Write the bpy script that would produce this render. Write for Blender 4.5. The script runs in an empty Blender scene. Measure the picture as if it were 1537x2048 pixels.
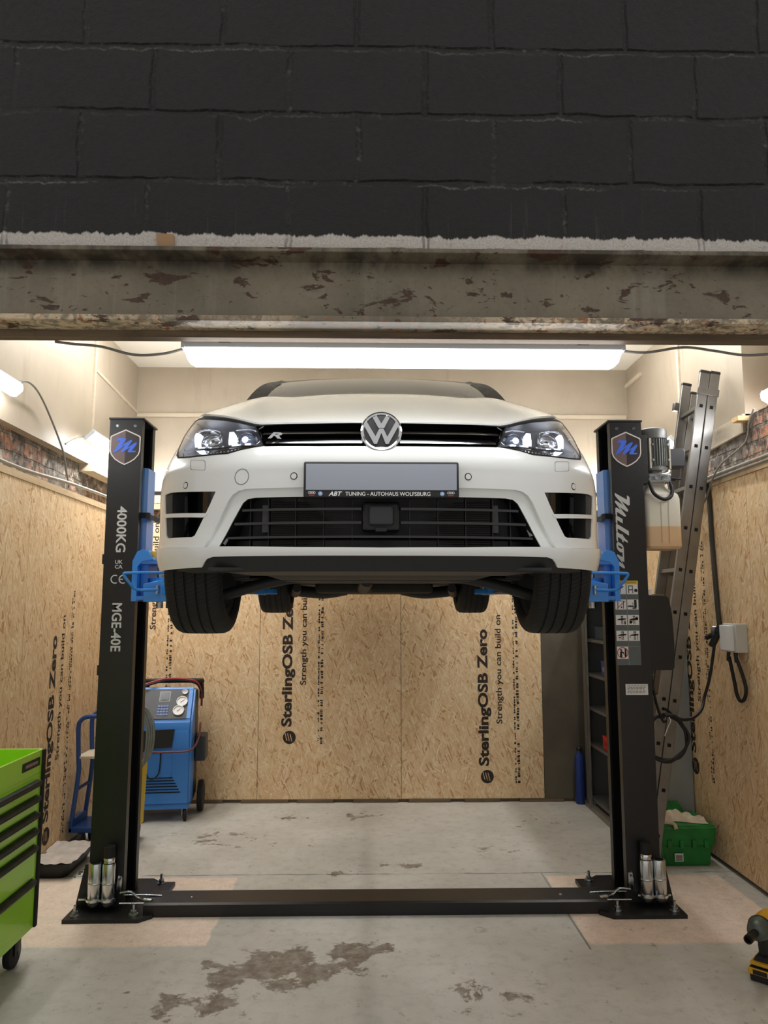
import bpy, bmesh, math, random
from math import sin, cos, pi, radians
from mathutils import Vector, Matrix
from mathutils.geometry import delaunay_2d_cdt

SC = bpy.context.scene
COL = SC.collection
# ------------------------------------------------------------------ camera, sky, exposure
cd = bpy.data.cameras.new('camera')
cam = bpy.data.objects.new('camera', cd); COL.objects.link(cam)
cd.sensor_fit = 'VERTICAL'; cd.sensor_height = 36.0; cd.lens = 36.0*1500/2048
cd.clip_start = 0.05
cam.location = (0, 0, 1.67)
cam.rotation_euler = (radians(90+7.18), 0, radians(-1.16))
SC.camera = cam
SC.view_settings.view_transform = 'Standard'; SC.view_settings.look = 'None'
SC.view_settings.gamma = 1.0; SC.view_settings.use_curve_mapping = False
SC.view_settings.exposure = 0.0
W = bpy.data.worlds.new('dusk_sky'); SC.world = W; W.use_nodes = True
W.node_tree.nodes['Background'].inputs[0].default_value = (1.0, 0.975, 0.94, 1)
W.node_tree.nodes['Background'].inputs[1].default_value = 0.56
LED = 50.0          # radiance of the LED battens

# ------------------------------------------------------------------ helpers
random.seed(7)
ORIGIN = {}
def lin(*c):
    return tuple(((v/255)/12.92 if v/255 <= .04045 else ((v/255+.055)/1.055)**2.4) for v in c)+(1,)

def setp(o, label=None, cat=None, group=None, kind=None):
    if label: o['label'] = label
    if cat: o['category'] = cat
    if group: o['group'] = group
    if kind: o['kind'] = kind
    return o

def thing(name, label, cat, loc=(0,0,0), rotz=0, group=None, local=False):
    o = bpy.data.objects.new(name, None); COL.objects.link(o)
    o.location = loc; o.rotation_euler = (0, 0, rotz); o.empty_display_size = .1
    ORIGIN[o] = Vector((0,0,0)) if local else Vector(loc)
    return setp(o, label, cat, group)

def mk(name, v, f, mat, parent=None, smooth=True, recalc=True, ang=20, normals=None, off=None):
    me = bpy.data.meshes.new(name)
    org = off if off is not None else (ORIGIN.get(parent, Vector((0,0,0))) if parent else Vector((0,0,0)))
    me.from_pydata([tuple(Vector(p)-org) for p in v], [], f)
    if recalc and normals is None:
        bm = bmesh.new(); bm.from_mesh(me); bmesh.ops.recalc_face_normals(bm, faces=bm.faces[:]); bm.to_mesh(me); bm.free()
    if mat: me.materials.append(mat)
    if smooth:
        me.polygons.foreach_set('use_smooth', [True]*len(me.polygons))
        if normals is None: me.set_sharp_from_angle(angle=radians(ang))
    if normals is not None: me.normals_split_custom_set_from_vertices(normals)
    me.update()
    o = bpy.data.objects.new(name, me); COL.objects.link(o)
    if parent: o.parent = parent
    ORIGIN[o] = org
    return o

def solo(mb, name, mat, label, cat, loc, group=None, **k):
    "a thing that is one mesh, origin at loc"
    k.setdefault('ang', mb.ang); o = mk(name, mb.v, mb.f, mat, None, off=Vector(loc), **k)
    o.location = loc
    return setp(o, label, cat, group)

def spline(pts, k=8):
    P = [Vector(p) for p in pts]
    if len(P) < 3: return P
    out = []
    for i in range(len(P)-1):
        a = P[max(0,i-1)]; b = P[i]; c = P[i+1]; d = P[min(len(P)-1,i+2)]
        for j in range(k):
            t = j/k
            out.append(.5*((2*b)+(c-a)*t+(2*a-5*b+4*c-d)*t*t+(3*b-a-3*c+d)*t**3))
    out.append(P[-1]); return out

class MB:
    def __init__(s): s.v = []; s.f = []; s.ang = 20
    def add(s, v, f):
        n = len(s.v); s.v += [Vector(p) for p in v]; s.f += [tuple(i+n for i in q) for q in f]; return s
    def box(s, x0,x1,y0,y1,z0,z1, b=0, seg=2):
        if x1 < x0: x0, x1 = x1, x0
        V = [(x0,y0,z0),(x1,y0,z0),(x1,y1,z0),(x0,y1,z0),(x0,y0,z1),(x1,y0,z1),(x1,y1,z1),(x0,y1,z1)]
        Fc = [(0,3,2,1),(4,5,6,7),(0,1,5,4),(1,2,6,5),(2,3,7,6),(3,0,4,7)]
        return s.hexa(V, Fc, b, seg)
    def hexa(s, V, Fc=None, b=0, seg=2):
        if Fc is None: Fc = [(0,3,2,1),(4,5,6,7),(0,1,5,4),(1,2,6,5),(2,3,7,6),(3,0,4,7)]
        if not b: return s.add(V, Fc)
        bm = bmesh.new(); vs = [bm.verts.new(p) for p in V]
        for q in Fc: bm.faces.new([vs[i] for i in q])
        bmesh.ops.bevel(bm, geom=bm.edges[:], offset=b, segments=seg, affect='EDGES', profile=.5)
        bm.verts.index_update()
        s.add([v.co.copy() for v in bm.verts], [[v.index for v in q.verts] for q in bm.faces]); bm.free(); return s
    def cyl(s, p, q, r, n=24, r2=None, cap=True):
        p = Vector(p); q = Vector(q); r2 = r if r2 is None else r2
        if n <= 20: s.ang = 50
        d = (q-p).normalized(); a = d.orthogonal().normalized(); b = d.cross(a)
        V = []; Fc = []
        for c, rr in ((p,r),(q,r2)):
            for i in range(n): V.append(c+(a*cos(2*pi*i/n)+b*sin(2*pi*i/n))*rr)
        for i in range(n): j = (i+1)%n; Fc.append((i,j,n+j,n+i))
        if cap: Fc += [tuple(range(n-1,-1,-1)), tuple(range(n,2*n))]
        return s.add(V, Fc)
    def tube(s, pts, r, n=8, k=8, closed=False):
        P = spline(pts, k) if k > 1 else [Vector(p) for p in pts]
        s.ang = 52
        d = (P[1]-P[0]).normalized(); a = d.orthogonal().normalized(); V = []; Fc = []
        for i, p in enumerate(P):
            e = (P[min(i+1,len(P)-1)]-P[max(i-1,0)])
            e = e.normalized() if e.length > 1e-9 else d
            a = (a-e*a.dot(e)); a = a.normalized() if a.length > 1e-6 else e.orthogonal().normalized()
            b = e.cross(a)
            for j in range(n): V.append(p+(a*cos(2*pi*j/n)+b*sin(2*pi*j/n))*r)
        for i in range(len(P)-1):
            for j in range(n):
                k2 = (j+1)%n; Fc.append((i*n+j, i*n+k2, (i+1)*n+k2, (i+1)*n+j))
        m = (len(P)-1)*n
        Fc += [tuple(range(n-1,-1,-1)), tuple(range(m, m+n))]
        return s.add(V, Fc)
    def lathe(s, prof, o, axis=(0,0,1), n=32, cap=False):
        o = Vector(o); d = Vector(axis).normalized(); a = d.orthogonal().normalized(); b = d.cross(a); V = []; Fc = []
        s.ang = max(s.ang, 35 if n > 10 else 50)
        for r, h in prof:
            for i in range(n): V.append(o+d*h+(a*cos(2*pi*i/n)+b*sin(2*pi*i/n))*r)
        for i in range(len(prof)-1):
            for j in range(n):
                k = (j+1)%n; Fc.append((i*n+j, i*n+k, (i+1)*n+k, (i+1)*n+j))
        if cap: m = (len(prof)-1)*n; Fc += [tuple(range(n-1,-1,-1)), tuple(range(m,m+n))]
        return s.add(V, Fc)
    def prism(s, poly, vec):
        vec = Vector(vec); n = len(poly); A = [Vector(p) for p in poly]
        return s.add(A+[p+vec for p in A], [tuple(range(n-1,-1,-1)), tuple(range(n,2*n))]+[(i,(i+1)%n,n+(i+1)%n,n+i) for i in range(n)])
    def grid(s, rows):
        m = len(rows[0]); V = [p for r in rows for p in r]
        return s.add(V, [(i*m+j, i*m+j+1, (i+1)*m+j+1, (i+1)*m+j) for i in range(len(rows)-1) for j in range(m-1)])
    def xform(s, M): s.v = [M @ p for p in s.v]; return s
    def build(s, name, mat, parent=None, **k):
        k.setdefault('ang', s.ang); return mk(name, s.v, s.f, mat, parent, **k)

def inside(p, poly):
    x, y = p; r = False; j = len(poly)-1
    for i in range(len(poly)):
        xi, yi = poly[i]; xj, yj = poly[j]
        if (yi > y) != (yj > y) and x < (xj-xi)*(y-yi)/(yj-yi)+xi: r = not r
        j = i
    return r
def segdist(p, poly):
    m = 1e9; px, py = p; j = len(poly)-1
    for i in range(len(poly)):
        ax, ay = poly[j]; bx, by = poly[i]; dx = bx-ax; dy = by-ay; L = dx*dx+dy*dy
        t = 0 if L == 0 else max(0, min(1, ((px-ax)*dx+(py-ay)*dy)/L))
        m = min(m, (px-ax-t*dx)**2+(py-ay-t*dy)**2); j = i
    return math.sqrt(m)
def densify(poly, step):
    out = []
    for i in range(len(poly)):
        a = poly[i]; b = poly[(i+1)%len(poly)]; L = math.hypot(b[0]-a[0], b[1]-a[1]); n = max(1, int(math.ceil(L/step)))
        for k in range(n): out.append((a[0]+(b[0]-a[0])*k/n, a[1]+(b[1]-a[1])*k/n))
    return out
def tri2d(loops, step, fill=True):
    loops = [densify(l, step) if step else l for l in loops]
    pts = []; ed = []
    for l in loops:
        n = len(pts); pts += l; ed += [(n+i, n+(i+1)%len(l)) for i in range(len(l))]
    if fill and step:
        x0 = min(p[0] for p in loops[0]); x1 = max(p[0] for p in loops[0]); y0 = min(p[1] for p in loops[0]); y1 = max(p[1] for p in loops[0])
        nx = int((x1-x0)/step)+1; ny = int((y1-y0)/step)+1
        for i in range(nx+1):
            for j in range(ny+1):
                p = (x0+step*(i+.5*(j%2)), y0+step*j)
                if sum(inside(p, l) for l in loops)%2 and min(segdist(p, l) for l in loops) > step*.45: pts.append(p)
    ov, oe, of, *_ = delaunay_2d_cdt([Vector(p) for p in pts], ed, [], 0, 1e-7)
    fc = []
    for q in of:
        c = (sum(ov[i][0] for i in q)/len(q), sum(ov[i][1] for i in q)/len(q))
        if sum(inside(c, l) for l in loops)%2: fc.append(tuple(q))
    return [tuple(p) for p in ov], fc

def plate2d(name, loops, mat, parent, o, xd, yd, thick=.001, scale=1.0):
    "flat cut-out shape: 2D loops laid on the plane (o, xd, yd), raised by thick"
    v, f = tri2d(loops, 0, False)
    o = Vector(o); xd = Vector(xd).normalized(); yd = Vector(yd).normalized(); n = xd.cross(yd)
    top = [o+xd*p[0]*scale+yd*p[1]*scale+n*thick for p in v]
    bot = [o+xd*p[0]*scale+yd*p[1]*scale for p in v]
    N = len(v); F = [q for q in f]
    cnt = {}
    for q in f:
        for i in range(len(q)):
            e = (q[i], q[(i+1)%len(q)]); cnt[e] = 1
    for (a, b) in list(cnt):
        if (b, a) not in cnt: F.append((b, a, N+a, N+b))
    return mk(name, top+bot, F, mat, parent, smooth=False)

def text(name, s, mat, parent, o, xd, yd, h=None, w=None, bold=0.0, shear=0.0, align='LEFT', lift=.0012, space=1.0, mesh_only=False):
    cu = bpy.data.curves.new('lettering', 'FONT'); cu.body = s; cu.size = 1.0; cu.offset = bold; cu.shear = shear
    cu.space_character = space; cu.resolution_u = 3; cu.extrude = 0
    ob = bpy.data.objects.new('lettering', cu); COL.objects.link(ob)
    dg = bpy.context.evaluated_depsgraph_get(); me = bpy.data.meshes.new_from_object(ob.evaluated_get(dg))
    V = [v.co.copy() for v in me.vertices]; Fc = [tuple(p.vertices) for p in me.polygons]
    bpy.data.objects.remove(ob); bpy.data.curves.remove(cu); bpy.data.meshes.remove(me)
    x0 = min(v.x for v in V); x1 = max(v.x for v in V); y0 = min(v.y for v in V); y1 = max(v.y for v in V)
    sy = h/(y1-y0) if h else None; sx = w/(x1-x0) if w else None
    if sx is None: sx = sy
    if sy is None: sy = sx
    ax = {'LEFT': x0, 'CENTER': (x0+x1)/2, 'RIGHT': x1}[align]
    o = Vector(o); xd = Vector(xd).normalized(); yd = Vector(yd).normalized(); n = xd.cross(yd)
    P = [o+xd*((v.x-ax)*sx)+yd*((v.y-y0)*sy)+n*lift for v in V]
    if mesh_only: return P, Fc
    return mk(name, P, Fc, mat, parent, smooth=False, recalc=False)

# ------------------------------------------------------------------ materials
def newmat(name):
    m = bpy.data.materials.new(name); m.use_nodes = True; nt = m.node_tree
    return m, nt, nt.nodes['Principled BSDF']
class NT:
    "short node wiring"
    def __init__(s, nt): s.nt = nt
    def n(s, t, **k):
        x = s.nt.nodes.new(t)
        for a, b in k.items(): setattr(x, a, b)
        return x
    def put(s, sock, val):
        if isinstance(val, bpy.types.NodeSocket): s.nt.links.new(val, sock)
        elif val is not None: sock.default_value = val
    def math(s, op, a, b=None, c=None, clamp=False):
        x = s.n('ShaderNodeMath', operation=op, use_clamp=clamp); s.put(x.inputs[0], a); s.put(x.inputs[1], b)
        if c is not None: s.put(x.inputs[2], c)
        return x.outputs[0]
    def mix(s, f, a, b, mode='MIX'):
        x = s.n('ShaderNodeMix', data_type='RGBA', blend_type=mode); s.put(x.inputs[0], f); s.put(x.inputs[6], a); s.put(x.inputs[7], b); return x.outputs[2]
    def noise(s, v, scale, detail=4, rough=.55, dist=0):
        x = s.n('ShaderNodeTexNoise'); s.put(x.inputs['Vector'], v); x.inputs['Scale'].default_value = scale
        x.inputs['Detail'].default_value = detail; x.inputs['Roughness'].default_value = rough; x.inputs['Distortion'].default_value = dist
        return x.outputs[0], x.outputs[1]
    def ramp(s, f, stops, interp='LINEAR'):
        x = s.n('ShaderNodeValToRGB'); s.put(x.inputs[0], f); e = x.color_ramp; e.interpolation = interp
        while len(e.elements) < len(stops): e.elements.new(.5)
        for el, (p, c) in zip(e.elements, stops): el.position = p; el.color = c if not isinstance(c, (int,float)) else (c,c,c,1)
        return x.outputs[0]
    def mapr(s, f, a, b, c=0, d=1):
        x = s.n('ShaderNodeMapRange', clamp=True); s.put(x.inputs[0], f)
        for i, q in enumerate((a,b,c,d)): x.inputs[1+i].default_value = q
        return x.outputs[0]
    def mapping(s, v, loc=(0,0,0), rot=(0,0,0), sc=(1,1,1)):
        x = s.n('ShaderNodeMapping'); s.put(x.inputs[0], v); x.inputs[1].default_value = loc; x.inputs[2].default_value = rot; x.inputs[3].default_value = sc; return x.outputs[0]
    def pos(s): return s.n('ShaderNodeNewGeometry').outputs['Position']
    def obj(s): return s.n('ShaderNodeTexCoord').outputs['Object']
    def sep(s, v): x = s.n('ShaderNodeSeparateXYZ'); s.put(x.inputs[0], v); return x.outputs
    def comb(s, a, b, c=0.0):
        x = s.n('ShaderNodeCombineXYZ'); s.put(x.inputs[0], a); s.put(x.inputs[1], b); s.put(x.inputs[2], c); return x.outputs[0]
    def bump(s, h, strength=.5, dist=.01, nrm=None):
        x = s.n('ShaderNodeBump'); s.put(x.inputs['Height'], h); x.inputs['Strength'].default_value = strength; x.inputs['Distance'].default_value = dist
        if nrm is not None: s.put(x.inputs['Normal'], nrm)
        return x.outputs[0]

def M(name, col, rough=.5, metal=0.0, coat=0.0, var=.0, vscale=20, bump=0.0, bscale=200, emit=None, es=0.0, ior=None, alpha=None, trans=0.0):
    m, nt, p = newmat(name); q = NT(nt)
    c = lin(*col)
    p.inputs['Roughness'].default_value = rough; p.inputs['Metallic'].default_value = metal
    p.inputs['Coat Weight'].default_value = coat; p.inputs['Coat Roughness'].default_value = .03
    if ior: p.inputs['IOR'].default_value = ior
    p.inputs['Transmission Weight'].default_value = trans
    v = q.obj()
    if var:
        f, _ = q.noise(v, vscale, 5)
        f = q.mapr(f, .3, .7)
        q.put(p.inputs['Base Color'], q.mix(f, tuple(x*(1-var) for x in c[:3])+(1,), tuple(min(1,x*(1+var)) for x in c[:3])+(1,)))
        q.put(p.inputs['Roughness'], q.mapr(f, 0, 1, max(0,rough-.08), min(1,rough+.08)))
    else: p.inputs['Base Color'].default_value = c
    if bump:
        h, _ = q.noise(v, bscale, 3); q.put(p.inputs['Normal'], q.bump(h, bump, .002))
    if emit: p.inputs['Emission Color'].default_value = emit; p.inputs['Emission Strength'].default_value = es
    return m

def osb(name, ax, seed=0.0, tint=(1,1,1)):
    m, nt, p = newmat(name); q = NT(nt)
    P = q.sep(q.pos()); v = q.comb(P[ax], P[2], seed)
    nz = q.n('ShaderNodeVectorMath', operation='SCALE'); n1 = q.noise(v, 5, 4)[1]; nt.links.new(n1, nz.inputs[0]); nz.inputs['Scale'].default_value = .045
    ad = q.n('ShaderNodeVectorMath', operation='ADD'); nt.links.new(v, ad.inputs[0]); nt.links.new(nz.outputs[0], ad.inputs[1]); v2 = ad.outputs[0]
    pal = [(0,lin(190,144,104)),(.06,lin(204,162,116)),(.10,lin(222,188,142)),(.35,lin(232,202,158)),(.65,lin(238,211,170)),(.9,lin(244,222,184)),(1,lin(248,232,200))]
    col = None; hgt = None
    for i, (a, L, wd, th) in enumerate([(35,.12,.040,-1),(85,.14,.034,.25),(118,.12,.028,.38),(60,.13,.024,.45),(98,.15,.022,.5),(20,.10,.02,.6),(146,.09,.016,.6),(72,.11,.013,.6),(112,.07,.010,.6)]):
        vo = q.n('ShaderNodeTexVoronoi', voronoi_dimensions='2D')
        rt = q.mapping(v2, loc=(i*3.7,i*1.9,0), rot=(0,0,-radians(a)))
        q.put(vo.inputs['Vector'], q.mapping(rt, sc=(1/L,1/wd,1)))
        vo.inputs['Scale'].default_value = 1.0; vo.inputs['Randomness'].default_value = 1.0
        rgb = q.sep(vo.outputs['Color'])
        c = q.ramp(rgb[0], pal)
        fi, _ = q.noise(q.mapping(rt, sc=(12,260,1)), 1.0, 2)
        c = q.mix(q.mapr(fi,.4,.7,0,.4), c, lin(186,142,94))
        edge = q.mapr(vo.outputs['Distance'], .35, .8, 0, 1)
        if col is None: col = c; hgt = rgb[1]
        else:
            k = q.math('GREATER_THAN', rgb[1], th); k = q.math('MULTIPLY', k, q.math('LESS_THAN', vo.outputs['Distance'], .62))
            col = q.mix(k, col, c); hgt = q.math('ADD', q.math('MULTIPLY', hgt, q.math('SUBTRACT', 1.0, k)), q.math('MULTIPLY', k, rgb[2]))
    big, _ = q.noise(v, 1.3, 3); col = q.mix(q.mapr(big,.35,.7,0,.18), col, lin(206,156,98))
    col = q.mix(1.0, col, tint+(1,), 'MULTIPLY')
    q.put(p.inputs['Base Color'], col); p.inputs['Roughness'].default_value = .62
    q.put(p.inputs['Normal'], q.bump(hgt, .25, .003))
    return m

def concrete():
    m, nt, p = newmat('worn_concrete'); q = NT(nt); v = q.pos(); P = q.sep(v)
    a, _ = q.noise(v, 1.6, 8, .62); b, _ = q.noise(v, 14, 6, .7); c, _ = q.noise(v, 60, 4, .7)
    col = q.mix(q.mapr(a,.35,.65), lin(184,181,170), lin(204,200,190))
    col = q.mix(q.mapr(b,.5,.75,0,.45), col, lin(146,141,128))
    col = q.mix(q.mapr(c,.55,.8,0,.35), col, lin(196,192,180))
    # lighter repaired pads under the lift columns
    w, _ = q.noise(v, 5, 4)
    wob = q.math('MULTIPLY', q.math('SUBTRACT', w, .5), .05)
    def rect(x0,x1,y0,y1):
        xx = q.math('ADD', P[0], wob); yy = q.math('ADD', P[1], wob); r = None
        for val, lo, hi in ((xx,x0,x0+.012),(yy,y0,y0+.03)):
            t = q.mapr(val, lo, hi); r = t if r is None else q.math('MULTIPLY', r, t)
        for val, lo, hi in ((xx,x1-.012,x1),(yy,y1-.02,y1)):
            r = q.math('MULTIPLY', r, q.mapr(val, lo, hi, 1, 0))
        return r
    pad = q.math('MAXIMUM', rect(-2.06,-.80,3.96,4.93), rect(1.10,2.20,3.94,4.92))
    pc = q.mix(q.mapr(b,.35,.7), lin(238,218,198), lin(220,200,182))
    pc = q.mix(q.mapr(c,.5,.8,0,.5), pc, lin(158,138,122))
    col = q.mix(pad, col, pc)
    # dirty stains with their own shapes
    def blob(cx, cy, rx, ry, k=1.0):
        dx = q.math('DIVIDE', q.math('SUBTRACT', P[0], cx), rx); dy = q.math('DIVIDE', q.math('SUBTRACT', P[1], cy), ry)
        d = q.math('SQRT', q.math('ADD', q.math('MULTIPLY', dx, dx), q.math('MULTIPLY', dy, dy)))
        return q.mapr(d, .1, 1.0, k, 0)
    st = blob(-.42,3.74,.62,.36)
    for args in ((-.05,3.90,.30,.22,.85),(-.75,3.40,.5,.22,.8),(.55,3.45,.5,.25,.6),(-.15,5.0,.5,.16,.5),(-1.05,5.7,.6,.4,.62),(.2,5.12,.5,.12,.5),(.9,5.5,.5,.3,.5),(-.2,6.25,.9,.25,.5),(1.3,6.1,.4,.4,.5)):
        st = q.math('MAXIMUM', st, blob(*args))
    sp, _ = q.noise(v, 5.5, 10, .66, .3)
    st = q.mapr(q.math('ADD', sp, q.math('MULTIPLY', st, .33)), .68, .72)
    tone, _ = q.noise(v, 16, 5, .7)
    col = q.mix(q.math('MULTIPLY', st, q.mapr(tone, .3, .6, .45, .9)), col, lin(104,88,68))
    sp2, _ = q.noise(q.mapping(v, loc=(3,5,0)), 11, 9, .8)
    col = q.mix(q.mapr(sp2,.585,.66,0,.7), col, lin(112,100,84))
    # joints between the pours
    jn, _ = q.noise(v, 3, 5); jy = q.math('ABSOLUTE', q.math('SUBTRACT', q.math('ADD', P[1], q.math('MULTIPLY', q.math('SUBTRACT', jn, .5), .05)), 4.965))
    lim = q.math('MULTIPLY', q.mapr(jy, .004, .012, .65, 0), q.mapr(w, .35, .55))
    jx = q.math('ABSOLUTE', q.math('SUBTRACT', P[0], 1.095)); l2 = q.math('MULTIPLY', q.mapr(jx, .003, .007, .7, 0), q.mapr(P[1], 4.0, 4.9, 1, .6)); l2 = q.math('MULTIPLY', l2, q.math('MULTIPLY', q.math('LESS_THAN', P[1], 4.97), q.math('GREATER_THAN', P[1], 3.9)))
    col = q.mix(q.math('MAXIMUM', lim, l2), col, lin(60,54,46))
    q.put(p.inputs['Base Color'], col)
    q.put(p.inputs['Roughness'], q.mapr(b, .3, .7, .5, .75))
    q.put(p.inputs['Normal'], q.bump(q.math('ADD', c, q.math('MULTIPLY', b, 1.5)), .22, .004))
    return m

def black_block():
    m, nt, p = newmat('black_painted_block'); q = NT(nt); v = q.pos(); P = q.sep(v)
    n, nc = q.noise(v, 7, 4); n2, _ = q.noise(v, 45, 6, .7); n3, _ = q.noise(v, 160, 3, .7)
    wx = q.math('ADD', P[0], q.math('MULTIPLY', q.math('SUBTRACT', n, .5), .035))
    wz = q.math('ADD', P[2], q.math('MULTIPLY', q.math('SUBTRACT', q.noise(q.mapping(v, loc=(9,0,4)), 6, 5)[0], .5), .035))
    bt = q.n('ShaderNodeTexBrick'); bt.offset = .5; bt.offset_frequency = 2
    q.put(bt.inputs['Vector'], q.comb(q.math('ADD', wx, 10.408), q.math('SUBTRACT', wz, 2.756-.229*4), 0))
    bt.inputs['Scale'].default_value = 1.0; bt.inputs['Mortar Size'].default_value = .013; bt.inputs['Mortar Smooth'].default_value = .8
    bt.inputs['Brick Width'].default_value = .432; bt.inputs['Row Height'].default_value = .229; bt.inputs['Bias'].default_value = 0
    bt.inputs['Color1'].default_value = (1,1,1,1); bt.inputs['Color2'].default_value = (.7,.7,.7,1); bt.inputs['Mortar'].default_value = (0,0,0,1)
    mort = q.math('MULTIPLY', bt.outputs['Fac'], q.mapr(q.noise(q.mapping(v, loc=(2,7,1)), 2.7, 4, .6)[0], .40, .56, .12, 1))
    bl = q.mix(q.mapr(n2,.35,.75), lin(25,24,25), lin(38,37,38))
    bl = q.mix(q.mapr(n3,.66,.78,0,.3), bl, lin(96,94,92))
    bl = q.mix(q.math('MULTIPLY', mort, q.mapr(n2,.4,.6,.25,1)), bl, lin(11,10,10))
    # chipped paint ridge along the joints
    ch = q.math('MULTIPLY', q.mapr(mort,.02,.3,0,1), q.mapr(mort,.4,.9,1,0)); ch = q.math('MULTIPLY', ch, q.mapr(n2,.50,.60))
    bl = q.mix(q.math('MULTIPLY', ch, .55), bl, lin(112,106,100))
    bl = q.mix(q.mapr(n,.35,.68,0,.5), bl, lin(20,19,19))
    wz2 = q.math('ADD', wz, q.math('MULTIPLY', q.math('SUBTRACT', q.noise(q.mapping(v, sc=(1,1,.3)), 14, 6, .7)[0], .5), .045))
    rw = q.math('ABSOLUTE', q.math('SUBTRACT', q.math('FRACT', q.math('ADD', q.math('DIVIDE', q.math('SUBTRACT', wz2, 2.756), .229), .55)), .5))
    crumb = q.math('MULTIPLY', q.mapr(rw, .008, .02, 1, 0), q.mapr(q.noise(v, 40, 5, .75)[0], .40, .56)); crumb = q.math('MULTIPLY', crumb, q.mapr(q.noise(v, 2.9, 4)[0], .46, .58))
    bl = q.mix(q.math('MULTIPLY', crumb, .75), bl, lin(118,112,106))
    streak = q.math('MULTIPLY', q.mapr(q.noise(q.mapping(v, sc=(60,1,2)), 1, 4, .6)[0], .62, .72), q.mapr(P[2], 2.81, 2.95, .6, 0)); bl = q.mix(streak, bl, lin(96,92,88))
    pit = q.mapr(q.noise(v, 90, 4, .8)[0], .66, .74); bl = q.mix(pit, bl, lin(8,8,8))
    # bare grey strip along the bottom course, ragged paint edge with drips
    dn, _ = q.noise(q.mapping(v, sc=(26,1,3)), 1, 4, .7); dn2, _ = q.noise(q.mapping(v, sc=(5,1,1)), 1, 3)
    e = q.math('ADD', P[2], q.math('ADD', q.math('MULTIPLY', q.math('SUBTRACT', dn, .5), .05), q.math('MULTIPLY', q.math('SUBTRACT', dn2, .5), .02)))
    g = q.mapr(e, 2.806, 2.812, 1, 0)
    gc = q.mix(q.mapr(n3,.3,.7), lin(232,225,216), lin(188,181,174)); gc = q.mix(q.mapr(n2,.55,.75,0,.6), gc, lin(150,134,122))
    col = q.mix(g, bl, gc)
    q.put(p.inputs['Base Color'], col); q.put(p.inputs['Roughness'], q.mapr(n2,.3,.7,.45,.7))
    h = q.math('ADD', q.math('MULTIPLY', mort, -1.6), q.math('ADD', q.math('MULTIPLY', n2, .55), q.math('MULTIPLY', n3, .25)))
    q.put(p.inputs['Normal'], q.bump(h, 1.0, .016))
    return m

def old_steel(under=False):
    m, nt, p = newmat('peeling_painted_steel' + ('_soffit' if under else '')); q = NT(nt); v = q.pos(); P = q.sep(v)
    a, _ = q.noise(v, 2.2, 6, .6); b, _ = q.noise(q.mapping(v, sc=(1,1,2.2)), 9, 7, .62, .4); c, _ = q.noise(v, 60, 5, .7)
    dr, _ = q.noise(q.mapping(v, sc=(14,1,.6)), 1, 4, .6)
    col = q.mix(q.mapr(a,.35,.65), lin(112,103,86), lin(142,132,112))
    col = q.mix(q.mapr(dr,.56,.72,0,.45), col, lin(160,154,140))
    col = q.mix(q.mapr(c,.5,.8,0,.4), col, lin(86,78,64))
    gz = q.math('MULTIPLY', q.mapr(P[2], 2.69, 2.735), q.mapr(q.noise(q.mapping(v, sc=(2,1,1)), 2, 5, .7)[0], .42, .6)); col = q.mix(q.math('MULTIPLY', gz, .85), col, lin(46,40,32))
    if under:
        u, _ = q.noise(v, 22, 5, .7, 1.0)
        col = q.mix(q.math('MULTIPLY', q.mapr(u,.42,.56), q.mapr(q.noise(v,1.1,2)[0],.4,.55)), col, lin(214,192,160))
        col = q.mix(q.mapr(q.noise(v,30,5,.7,.8)[0],.56,.64), col, lin(150,98,62))
    rust = q.math('MAXIMUM', q.mapr(b,.585,.61), q.mapr(q.noise(q.mapping(v, sc=(1,1,1.6)), 21, 6, .7, .5)[0],.635,.66))
    col = q.mix(rust, col, q.mix(q.mapr(c,.4,.7), lin(86,62,46), lin(60,44,34)))
    q.put(p.inputs['Base Color'], col); p.inputs['Roughness'].default_value = .55
    q.put(p.inputs['Normal'], q.bump(q.math('ADD', q.math('MULTIPLY', rust, -1.0), q.math('MULTIPLY', c, .5)), .5, .004))
    return m

def plaster(name, c1, c2, c3):
    m, nt, p = newmat(name); q = NT(nt); v = q.pos()
    a, _ = q.noise(v, 1.5, 5); b, _ = q.noise(v, 24, 7, .75); st, _ = q.noise(q.mapping(v, sc=(6,6,1.2)), 1, 5, .7)
    col = q.mix(q.mapr(a,.35,.65), lin(*c1), lin(*c2)); col = q.mix(q.mapr(st,.58,.75,0,.45), col, lin(*c3))
    col = q.mix(q.mapr(b,.69,.75,0,.75), col, lin(92,76,58))
    q.put(p.inputs['Base Color'], col); p.inputs['Roughness'].default_value = .5
    q.put(p.inputs['Normal'], q.bump(b, .12, .004)); return m

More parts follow.
